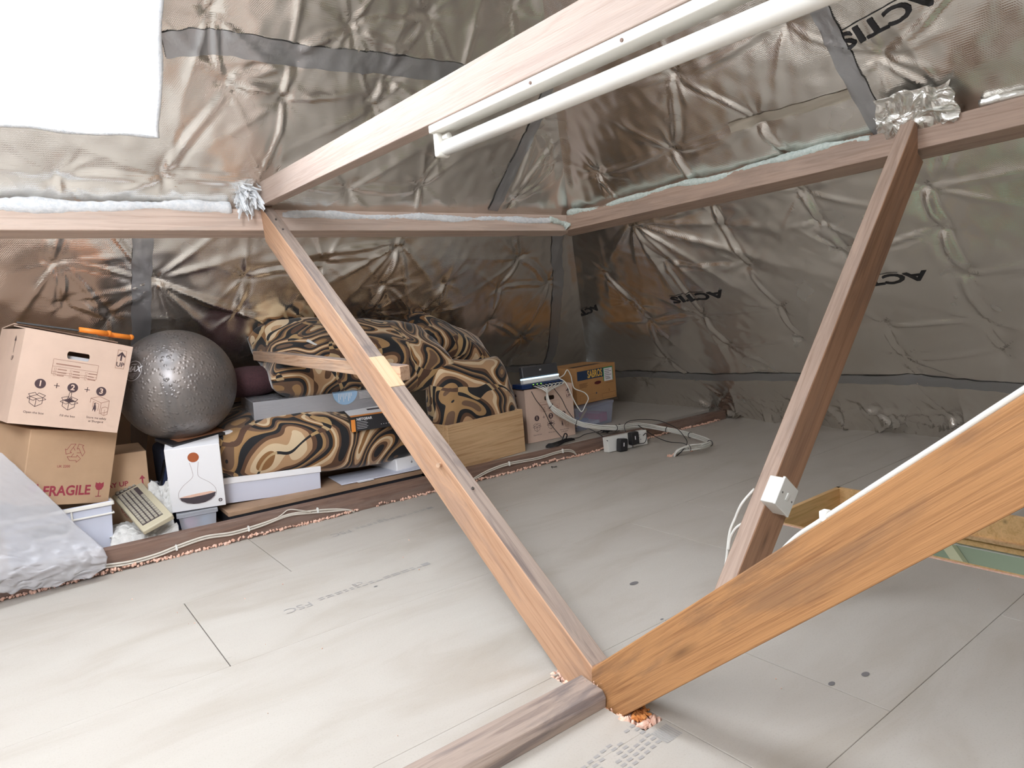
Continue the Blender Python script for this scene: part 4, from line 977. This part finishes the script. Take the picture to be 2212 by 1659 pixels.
# polythene sheet over the crate corner
def sh(u, v):
    # u across, v down; the right edge runs straight down to a bulging hem
    vx = np.interp(v, [0, .25, .5, .68, .8, .92, 1], [-.03, .055, .135, .205, .235, .215, .15]); vz = np.interp(v, [0, .25, .5, .68, .8, .92, 1], [.52, .385, .245, .135, .085, .03, .012])
    lz = np.interp(v, [0, .6, .8, 1], [.60, .22, .14, .10])
    x = -.55 + (vx + .55)*u; z = lz + (vz - lz)*u**1.5
    y = 2.975 - .07*v - .02*math.sin(u*5) - .03*math.exp(-((v-.8)/.12)**2)
    return (x, y, max(z + .006*math.sin(u*14)*v, .008))
o = drape('polythene_sheet', sh, 90, M['sheet'], 'frosted polythene sheet draped over the joist at the far left', 'plastic sheet', 5, lambda u, v: .004 + .045*max(0, v - .45), .0006, 16)

# garden loppers / saw on the left box
ls = root('hand_tool', 'long black tool with two orange handles on the left cardboard box', 'tool', (.13, 3.10, .952), (0, 14, -4))
for i, (y, x0_, x1_) in enumerate(((0, .135, .235), (.045, .20, .315))):
    bm = bmesh.new(); cyl(bm, (x0_, y, .012 - .003*i), (x1_, y + .02, .012 - .003*i), .011, 14); bmesh.ops.scale(bm, vec=(1, 1, .9), verts=bm.verts)
    bmesh.ops.create_uvsphere(bm, u_segments=12, v_segments=8, radius=.0115, matrix=Matrix.Translation((x1_, y+.02, .012 - .003*i))); bobj('orange_grip', bm, M['orange'], ls, smooth=True)
bm = bmesh.new(); vs = box(bm, -.06, -.008, .003, .14, .055, .010); vs[0].co.y += .02; vs[3].co.y -= .02; vs[4].co.y += .02; vs[7].co.y -= .02; bobj('blade_bar', bm, M['black'], ls, bevel=.002)

# ------------------------------------------------------------------ exercise ball
bl = root('exercise_ball', 'large dusty pewter exercise ball with a dimpled band, behind the boxes', 'exercise ball', (.612, 3.27, .661))
BR = .241
bm = bmesh.new(); bmesh.ops.create_uvsphere(bm, u_segments=96, v_segments=64, radius=BR); bobj('ball_shell', bm, M['ball'], bl, smooth=True)
import mathutils
def sph(cdir, upv):
    c = Vector(cdir).normalized(); rt = Vector(upv).cross(c).normalized(); up = c.cross(rt)
    return lambda u, v: (c*BR + rt*u + up*v).normalized()*(BR + .0012)
cd = (-.86, -.62, .42)
p = Print(sph(cd, (0, 0, 1))); p.ring(0, 0, .042, .0016); p.text('MAX', .0, .006, .034, .001, shear=.3)
for i in range(4): p.rect(-.018 + .003*i, -.014 - .006*i, .018 - .003*i, -.0125 - .006*i)
p.rect(-.012, .026, .014, .028); p.done('printed_logo', mat('pale_grey_print', (.75, .75, .77), .5), bl)

# ------------------------------------------------------------------ cushions
def cushion(name, label, m, loc, rot, w_, d_, t_, seed, pinch=.10, sag=0, power=.42, lump=.018, n=46, mod=None):
    r_ = root(name, label, 'cushion', loc, rot, 'swirl-patterned velvet cushions'); bm = bmesh.new(); G_ = {}
    off = Vector((seed*2.1, seed*.7, seed*1.9))
    for side in (0, 1):
        for i in range(n):
            for j in range(n):
                u, v = -1 + 2*i/(n-1), -1 + 2*j/(n-1)
                u = math.copysign(abs(u)**.8, u); v = math.copysign(abs(v)**.8, v)
                if side and (i in (0, n-1) or j in (0, n-1)): G_[(1, i, j)] = G_[(0, i, j)]; continue
                x = w_/2*u*(1 - pinch*(1 - v*v)*abs(u)**6*0 - pinch*math.cos(v*math.pi/2)*abs(u)**2); y = d_/2*v*(1 - pinch*math.cos(u*math.pi/2)*abs(v)**2)
                th = t_/2*((1-u**4)*(1-v**4))**power; q = Vector((x, y, th if side == 0 else -th))
                nz = MN.noise(q*4 + off)*lump + MN.noise(q*11 + off)*lump*.45
                rr_ = math.hypot(abs(u)-1, abs(v)-1); nz -= .010*math.sin(math.atan2(abs(v)-1, abs(u)-1)*9 + seed)*math.exp(-rr_*3.0)
                edge = min(1, (1-max(abs(u), abs(v)))*4 + .15)
                q.z += nz*edge*(1 if side == 0 else -.7); q.z -= sag*(1 - (x/(w_/2))**2)*0
                if mod: q = mod(q, u, v)
                G_[(side, i, j)] = bm.verts.new(q)
    for side in (0, 1):
        for i in range(n-1):
            for j in range(n-1):
                f = [G_[(side, i, j)], G_[(side, i+1, j)], G_[(side, i+1, j+1)], G_[(side, i, j+1)]]
                if len(set(f)) < 4: continue
                try: bm.faces.new(f if side == 0 else f[::-1])
                except ValueError: pass
    bobj('cushion_cover', bm, m, r_, smooth=True)
    rim = [G_k for G_k in []]
    return r_
# bottom cushion lies flat on the white box
cushion('velvet_cushion', 'bottom brown swirl-patterned cushion lying flat on the white box', M['swirl1'], (1.215, 3.36, .325), (6, 3.5, -6), 1.02, .56, .30, 3, .05, power=.30)
cushion('velvet_cushion', 'big swirl-patterned cushion on the long grey box, behind the cross timber', M['swirl2'], (1.485, 3.335, .688), (28, 5.5, 0), 1.0, .42, .33, 6, .06, power=.36)
cushion('velvet_cushion', 'swirl-patterned cushion standing upright in the pine crate', M['swirl3'], (2.075, 3.19, .385), (78, 6, 6), .62, .50, .24, 9, .10, power=.40, mod=lambda q, u, v: Vector((q.x*(1 - .22*max(v, 0)) - .02*v, q.y, q.z)))
cushion('velvet_cushion', 'dark swirl-patterned cushion slumped behind, highest at the corner of the roof', M['swirl4'], (2.11, 3.40, .695), (36, 27, 4), .56, .30, .18, 13, .14, power=.45)
br = root('round_pouffe', 'dark burgundy round pouffe between the ball and the cushions', 'pouffe', (.965, 3.44, .625))
bm = bmesh.new(); bmesh.ops.create_uvsphere(bm, u_segments=40, v_segments=24, radius=1, matrix=Matrix.Diagonal((.165, .14, .075, 1))); 
for v in bm.verts: v.co += v.co.normalized()*.006*math.sin(math.atan2(v.co.y, v.co.x)*22)*(1 - abs(v.co.z)/.08)
bobj('pouffe_cover', bm, M['burgundy'], br, smooth=True)
# small pale tags poking from the top cushion
o = drape('care_label', lambda u, v: (1.155 + .055*u + .01*v, 3.14 - .01*u, .80 - .03*u + .010*v*(1-u)), 8, M['cloth'], 'small white ribbon poking up behind the cross timber', 'ribbon', 3, .004)
o = drape('care_label', lambda u, v: (1.205 + .022*u, 3.13, .705 - .03*v + .01*u), 8, M['cloth'], 'small white ribbon hanging just below the cross timber', 'ribbon', 4, .004)

# ------------------------------------------------------------------ network gear on the right moving box
ns = root('network_switch', 'navy network switch on the right moving box, under the router', 'network switch', (2.575, 3.165, .394), (0, 0, -6))
bm = bmesh.new(); box(bm, -.15, 0, 0, .15, .11, .026); bobj('switch_case', bm, M['navy'], ns, bevel=.002)
for i in range(8):
    bm = bmesh.new(); x = -.07 + i*.027; box(bm, x-.009, -.003, .004, x+.009, .001, .019); bobj('network_port', bm, M['black'], ns)
bm = bmesh.new()
for i in range(3): x = -.07 + i*.027; box(bm, x-.004, -.0034, .0205, x+.004, -.001, .0235)
bobj('status_light', bm, M['led_green'], ns)
hb = root('broadband_router', 'charcoal and white router with a lit blue strip, standing on the switch', 'router', (2.585, 3.185, .421), (-8, 0, -4))
bm = bmesh.new(); box(bm, -.133, 0, .034, .133, .035, .106); bobj('router_body', bm, M['hub_grey'], hb, bevel=.010, seg=4)
bm = bmesh.new(); box(bm, -.133, -.002, 0, .133, .036, .027); bobj('white_base', bm, M['white_plastic'], hb, bevel=.006, seg=3)
bm = bmesh.new(); box(bm, -.131, -.001, .027, .131, .034, .034); bobj('light_strip', bm, M['led'], hb)
p = Print(lambda u, v: (u, -.0005, v)); p.text('BT', 0, .074, .013, .0005); p.done('maker_logo', M['white_card'], hb)
bm = bmesh.new(); box(bm, -.03, 0, 0, .03, .02, .05); o = bobj('blue_container', bm, M['blue'], None, bevel=.002); o.location = (2.34, 3.27, .335); tag(o, 'small blue plastic container between the upright cushion and the moving box', 'container')

# cables
BUN = [(2.50, 3.155, .402), (2.53, 3.125, .398), (2.545, 3.10, .372), (2.535, 3.06, .290), (2.584, 3.02, .233), (2.652, 2.98, .181), (2.714, 2.93, .153), (2.852, 2.86, .125), (3.028, 2.84, .113), (3.159, 2.74, .072), (3.205, 2.6, .045), (3.17, 2.46, .035), (3.098, 2.380, .040), (3.011, 2.372, .040), (2.945, 2.40, .040), (2.885, 2.433, .030), (2.872, 2.452, -.004)]
R = random.Random(9)
for i in range(10):
    a = 2*math.pi*i/9; rr_ = .0125 if i < 9 else 0
    sx = -.07 + (i % 8)*.027
    st0 = Vector((2.575, 3.165, .394)) + Matrix.Rotation(math.radians(-6), 3, 'Z') @ Vector((sx, -.006, .012))
    pts = [st0, st0 + Vector((-.0, -.03, -.004))]
    for q, P_ in enumerate(BUN[2:]):
        spread = 1.0 + (.5 if q in (1, 2) else 0) + R.uniform(-.15, .25); ang = a + q*.35
        off = Vector((math.cos(ang)*.5, math.cos(ang)*.7, math.sin(ang)))*rr_*spread; z = P_[2] + off.z; pts.append(Vector((P_[0] + off.x, P_[1] + off.y, max(z, .004) if q < len(BUN)-4 else P_[2] + off.z*.4)))
    if i >= 7:  # a few leave through the second hole
        pts = pts[:-3] + [Vector((3.01 + .006*i, 2.40, .035)), Vector((3.03, 2.435, .015)), Vector((3.036, 2.447, -.004))]
    o = tube_obj('network_cable', pts, .0029, M['cable'], n=6, seg=6); tag(o, 'thin white network cable in the bundle running from the switch to the floor', 'cable', 'white network cables tied in one bundle')
for k_, lb in ((3, 'near the router'), (5, 'halfway down the box'), (7, 'in front of the clear crate'), (9, 'over the eaves joist'), (10, 'where it turns on the floor'), (12, 'at the far loop'), (14, 'just before the floor hole')):
    a, b = Vector(BUN[k_]), Vector(BUN[min(k_+1, len(BUN)-1)]); d = (b-a).normalized(); bm = bmesh.new()
    u = d.orthogonal().normalized(); v = d.cross(u); ring = [a + (u*math.cos(t) + v*math.sin(t))*.0165 for t in np.linspace(0, 2*math.pi, 15)]
    tube(bm, ring, .0022, 5); o = bobj('cable_tie', bm, M['rubber'], None); tag(o, 'black cable tie round the white cable bundle, ' + lb, 'cable tie')
for (x, y, nm) in ((2.868, 2.462, 'nearer'), (3.034, 2.452, 'farther')):
    o = tufts('hole_insulation', [(x + .035*(q/5-.5), y + .004*math.sin(q), .002) for q in range(6)], .010, M['pink'], None, 2, int(x*10)); tag(o, 'pink fluff round the ' + nm + ' cable hole in the floor', 'insulation', kind='stuff')
o = tube_obj('router_cable', [(2.70, 3.17, .432), (2.715, 3.12, .40), (2.735, 3.085, .30), (2.748, 3.06, .245), (2.762, 3.045, .223), (2.80, 3.05, .258), (2.835, 3.06, .292), (2.835, 3.09, .325), (2.785, 3.12, .355), (2.795, 3.15, .385), (2.812, 3.18, .43), (2.795, 3.19, .468), (2.765, 3.19, .44), (2.715, 3.18, .428)], .0034, M['cable'], n=6, seg=6); tag(o, 'white cable looping from the router past the fruit box', 'cable')
for pts, lb in (([(2.47, 3.15, .38), (2.48, 3.125, .33), (2.514, 3.105, .269), (2.542, 3.085, .183), (2.565, 3.05, .125), (2.575, 3.03, .10)], 'thin black cable hanging down the front of the right moving box'),
                ([(2.632, 3.15, .39), (2.652, 3.10, .318), (2.665, 3.06, .238), (2.706, 3.02, .161), (2.77, 2.98, .115), (2.775, 2.9, .085), (2.735, 2.815, .072)], 'thin black cable from the switch down to the left power plug'),
                ([(2.868, 2.80, .10), (2.885, 2.815, .145), (2.99, 2.84, .150), (3.15, 2.8, .125), (3.197, 2.7, .08), (3.05, 2.518, .07), (2.983, 2.446, .055), (2.903, 2.412, .035), (2.885, 2.448, -.004)], 'black cable arching from the sockets over to the floor hole'),
                ([(2.999, 2.82, .12), (3.05, 2.80, .075), (3.10, 2.76, .03), (3.109, 2.68, .012), (3.057, 2.536, .03), (2.97, 2.44, .035), (2.89, 2.45, .0)], 'lower black cable crossing the floor to the cable hole'),
                ([(2.60, 3.04, .085), (2.70, 3.03, .075), (2.78, 3.05, .08), (2.86, 3.02, .085), (2.92, 2.93, .10), (2.90, 2.86, .11)], 'thin black cable on the raised board leading to the black bundle')):
    o = tube_obj('black_cable', pts, .0024, M['rubber'], n=8, seg=6); tag(o, lb, 'cable')
bm = bmesh.new()
for q in range(5): tube(bm, smooth_path([(2.43 + .004*q, 3.0, .072 + .004*q), (2.47, 2.965 + .004*q, .071 + .005*q), (2.56, 2.985, .080 + .004*q), (2.66 - .006*q, 3.01, .073 + .003*q), (2.56, 3.035 + .003*q, .072), (2.45, 3.02, .072), (2.43 + .004*q, 3.0, .072 + .004*q)], 6), .0028, 6)
tube(bm, smooth_path([(2.53, 2.99, .08), (2.545, 2.985, .105), (2.575, 3.0, .125), (2.60, 3.01, .11), (2.57, 3.0, .08)], 6), .004, 6)
o = bobj('coiled_cable', bm, M['rubber'], None, smooth=True); tag(o, 'coiled black cable on the board in front of the right moving box', 'cable')
bm = bmesh.new(); R = random.Random(12)
for q in range(9):
    c0 = Vector((2.93 + R.uniform(-.04, .06), 2.98 + R.uniform(-.02, .03), .075)); tube(bm, smooth_path([c0 + Vector((R.uniform(-.07, .07), R.uniform(-.03, .03), R.uniform(0, .03))) for _ in range(6)], 5), .0025, 5)
o = bobj('cable_tangle', bm, M['rubber'], None, smooth=True); tag(o, 'black tangle of cable behind the double socket', 'cable')

# sockets and plugs
sk = root('extension_socket', 'white double power socket box against the eaves joist', 'power socket', (2.885, 2.798, .003), (-4, 0, -7))
for x0_, x1_ in ((-.148, .030), (.036, .148)):
    bm = bmesh.new(); box(bm, x0_, 0, 0, x1_, .045, .086); bobj('socket_box', bm, M['white_plastic'], sk, bevel=.003)
p = Print(front(.001)); 
for i in range(3): p.rect(.07 + .012*i, .035 + .012*(i % 2), .075 + .012*i, .040 + .012*(i % 2))
p.rect(.06, .066, .10, .067); p.rect(.06, .062, .09, .063); p.done('pin_holes', M['dark_print'], sk)
for (x, z, dx, lb) in ((-.075, -.001, 0, 'left'), (.018, .024, 0, 'right')):
    t = root('plug_adapter', 'black power adapter plugged into the white socket, the ' + lb + ' one', 'power adapter', (2.885 + x + .002, 2.756 - .12*x, z), (0, 6 if lb == 'left' else -3, -7))
    bm = bmesh.new(); box(bm, -.029, 0, 0, .029, .040, .076); bobj('adapter_body', bm, M['black'], t, bevel=.008, seg=3)
    p = Print(front(.001)); p.rect(-.006, .032, .001, .054); p.done('white_label', M['white_card'], t)
o = tube_obj('plug_lead', [(3.00, 2.785, .06), (3.005, 2.765, .075), (2.995, 2.755, .05), (2.97, 2.75, .025), (2.93, 2.765, .025)], .0024, M['rubber'], n=6, seg=6); tag(o, 'short black lead curving across the right half of the socket', 'cable')

# grey cables clipped to the eaves joist
def jp(x, dz, out=.006): return (x, jy(x) - out, dz)
for dz, lb in ((.0, 'upper'), (-.0095, 'lower')):
    o = tube_obj('joist_cable', [jp(-.5, .05+dz), jp(.0, .045+dz), jp(.178, .043+dz), jp(.30, .030+dz), jp(.40, .033+dz), jp(.48, .046+dz), jp(.581, .056+dz), jp(.686, .046+dz), jp(.80, .052+dz), jp(.92, .064+dz*.6), jp(1.02, .056+dz), jp(1.12, .040+dz), jp(1.19, .020), jp(1.22, .002)], .0042, M['cable_old'], n=6); tag(o, 'dusty white cable clipped along the left part of the eaves joist, the ' + lb + ' of two', 'cable')
o = tube_obj('joist_cable', [jp(.84, .047), jp(.89, .070, .008), jp(.925, .084, .004), jp(.97, .072, .009), jp(1.02, .052, .010)], .0026, M['cable_old'], n=6); tag(o, 'thin grey cable arching up off the eaves joist near its middle', 'cable')
for dz, lb in ((.0, 'upper'), (-.009, 'lower')):
    o = tube_obj('joist_cable', [jp(1.84, .008), jp(1.90, .030+dz), jp(1.98, .048+dz), jp(2.10, .058+dz), jp(2.285, .050+dz), jp(2.42, .056+dz), jp(2.50, .054+dz), jp(2.545, .040+dz), jp(2.57, .012)], .0038, M['cable_old'], n=6); tag(o, 'dusty white cable clipped below the pine crate, the ' + lb + ' of two', 'cable')
for x, z, lb in ((.47, .040, 'first from the left'), (.75, .046, 'second from the left'), (1.05, .053, 'third from the left'), (2.10, .055, 'below the pine crate'), (2.47, .054, 'below the right moving box')):
    bm = bmesh.new(); cyl(bm, jp(x, z+.008, .003), jp(x, z+.008, .014), .004, 8); box(bm, x-.004, jy(x)-.013, z-.012, x+.004, jy(x)-.001, z+.006); o = bobj('cable_clip', bm, M['white_plastic'], None, bevel=.001); tag(o, 'white clip on the eaves joist cables, ' + lb, 'cable clip')
bm = bmesh.new(); tube(bm, smooth_path([(2.305, 2.81, .003), (2.312, 2.825, .008), (2.325, 2.82, .003), (2.33, 2.805, .008), (2.34, 2.815, .003)], 4), .002, 5); o = bobj('cable_offcut', bm, M['rubber'], None); tag(o, 'tiny curled black offcut on the floor near the joist', 'offcut')
R = random.Random(77); pts_ = [(R.uniform(.2, 2.2), R.uniform(.6, 2.7), .001) for _ in range(26)] + [(.93 + .03*R.random(), 1.055 + .05*R.random(), .048) for _ in range(5)]
o = tufts('floor_crumbs', pts_, .0028, M['pink'], None, 1, 3); tag(o, 'tiny pale insulation crumbs scattered over the floorboards', 'debris', kind='stuff')

# marks and fittings belong to the body they sit on
BODY = {'box_body', 'ball_shell', 'keyboard_case', 'switch_case', 'crate_body', 'adapter_body', 'frame_body', 'router_body', 'socket_box', 'face_plate', 'fitting_body'}
MARK = ('print', 'side_', 'label', 'address_', 'green_', 'blue_band', 'yellow_', 'small_', 'hand_hole', 'fragile_', 'recycling_', 'box_print', 'ball_stopper', 'decanter_outline', 'wine_', 'emblem', 'round_sticker', 'sticker',
        'white_top', 'orange_top', 'orange_side', 'white_lettering', 'barcode', 'keycap', 'key_well', 'network_port', 'status_light', 'rim_rib', 'handle_slot', 'slot_edge', 'white_label', 'copper_picture', 'white_corner', 'maker_logo', 'pin_holes', 'rocker', 'plate_screw', 'fixing_screw', 'paper_label')
for r0 in [o for o in C.objects if o.type == 'EMPTY' and o.parent is None]:
    body = [c for c in r0.children if c.name.split('.')[0] in BODY]
    if not body: continue
    body = sorted(body, key=lambda c: c.name.split('.')[0] != 'face_plate')[0]
    if len([c for c in r0.children if not c.name.startswith(MARK)]) < 2: continue
    for c in list(r0.children):
        if c is not body and c.name.startswith(MARK): c.parent = body
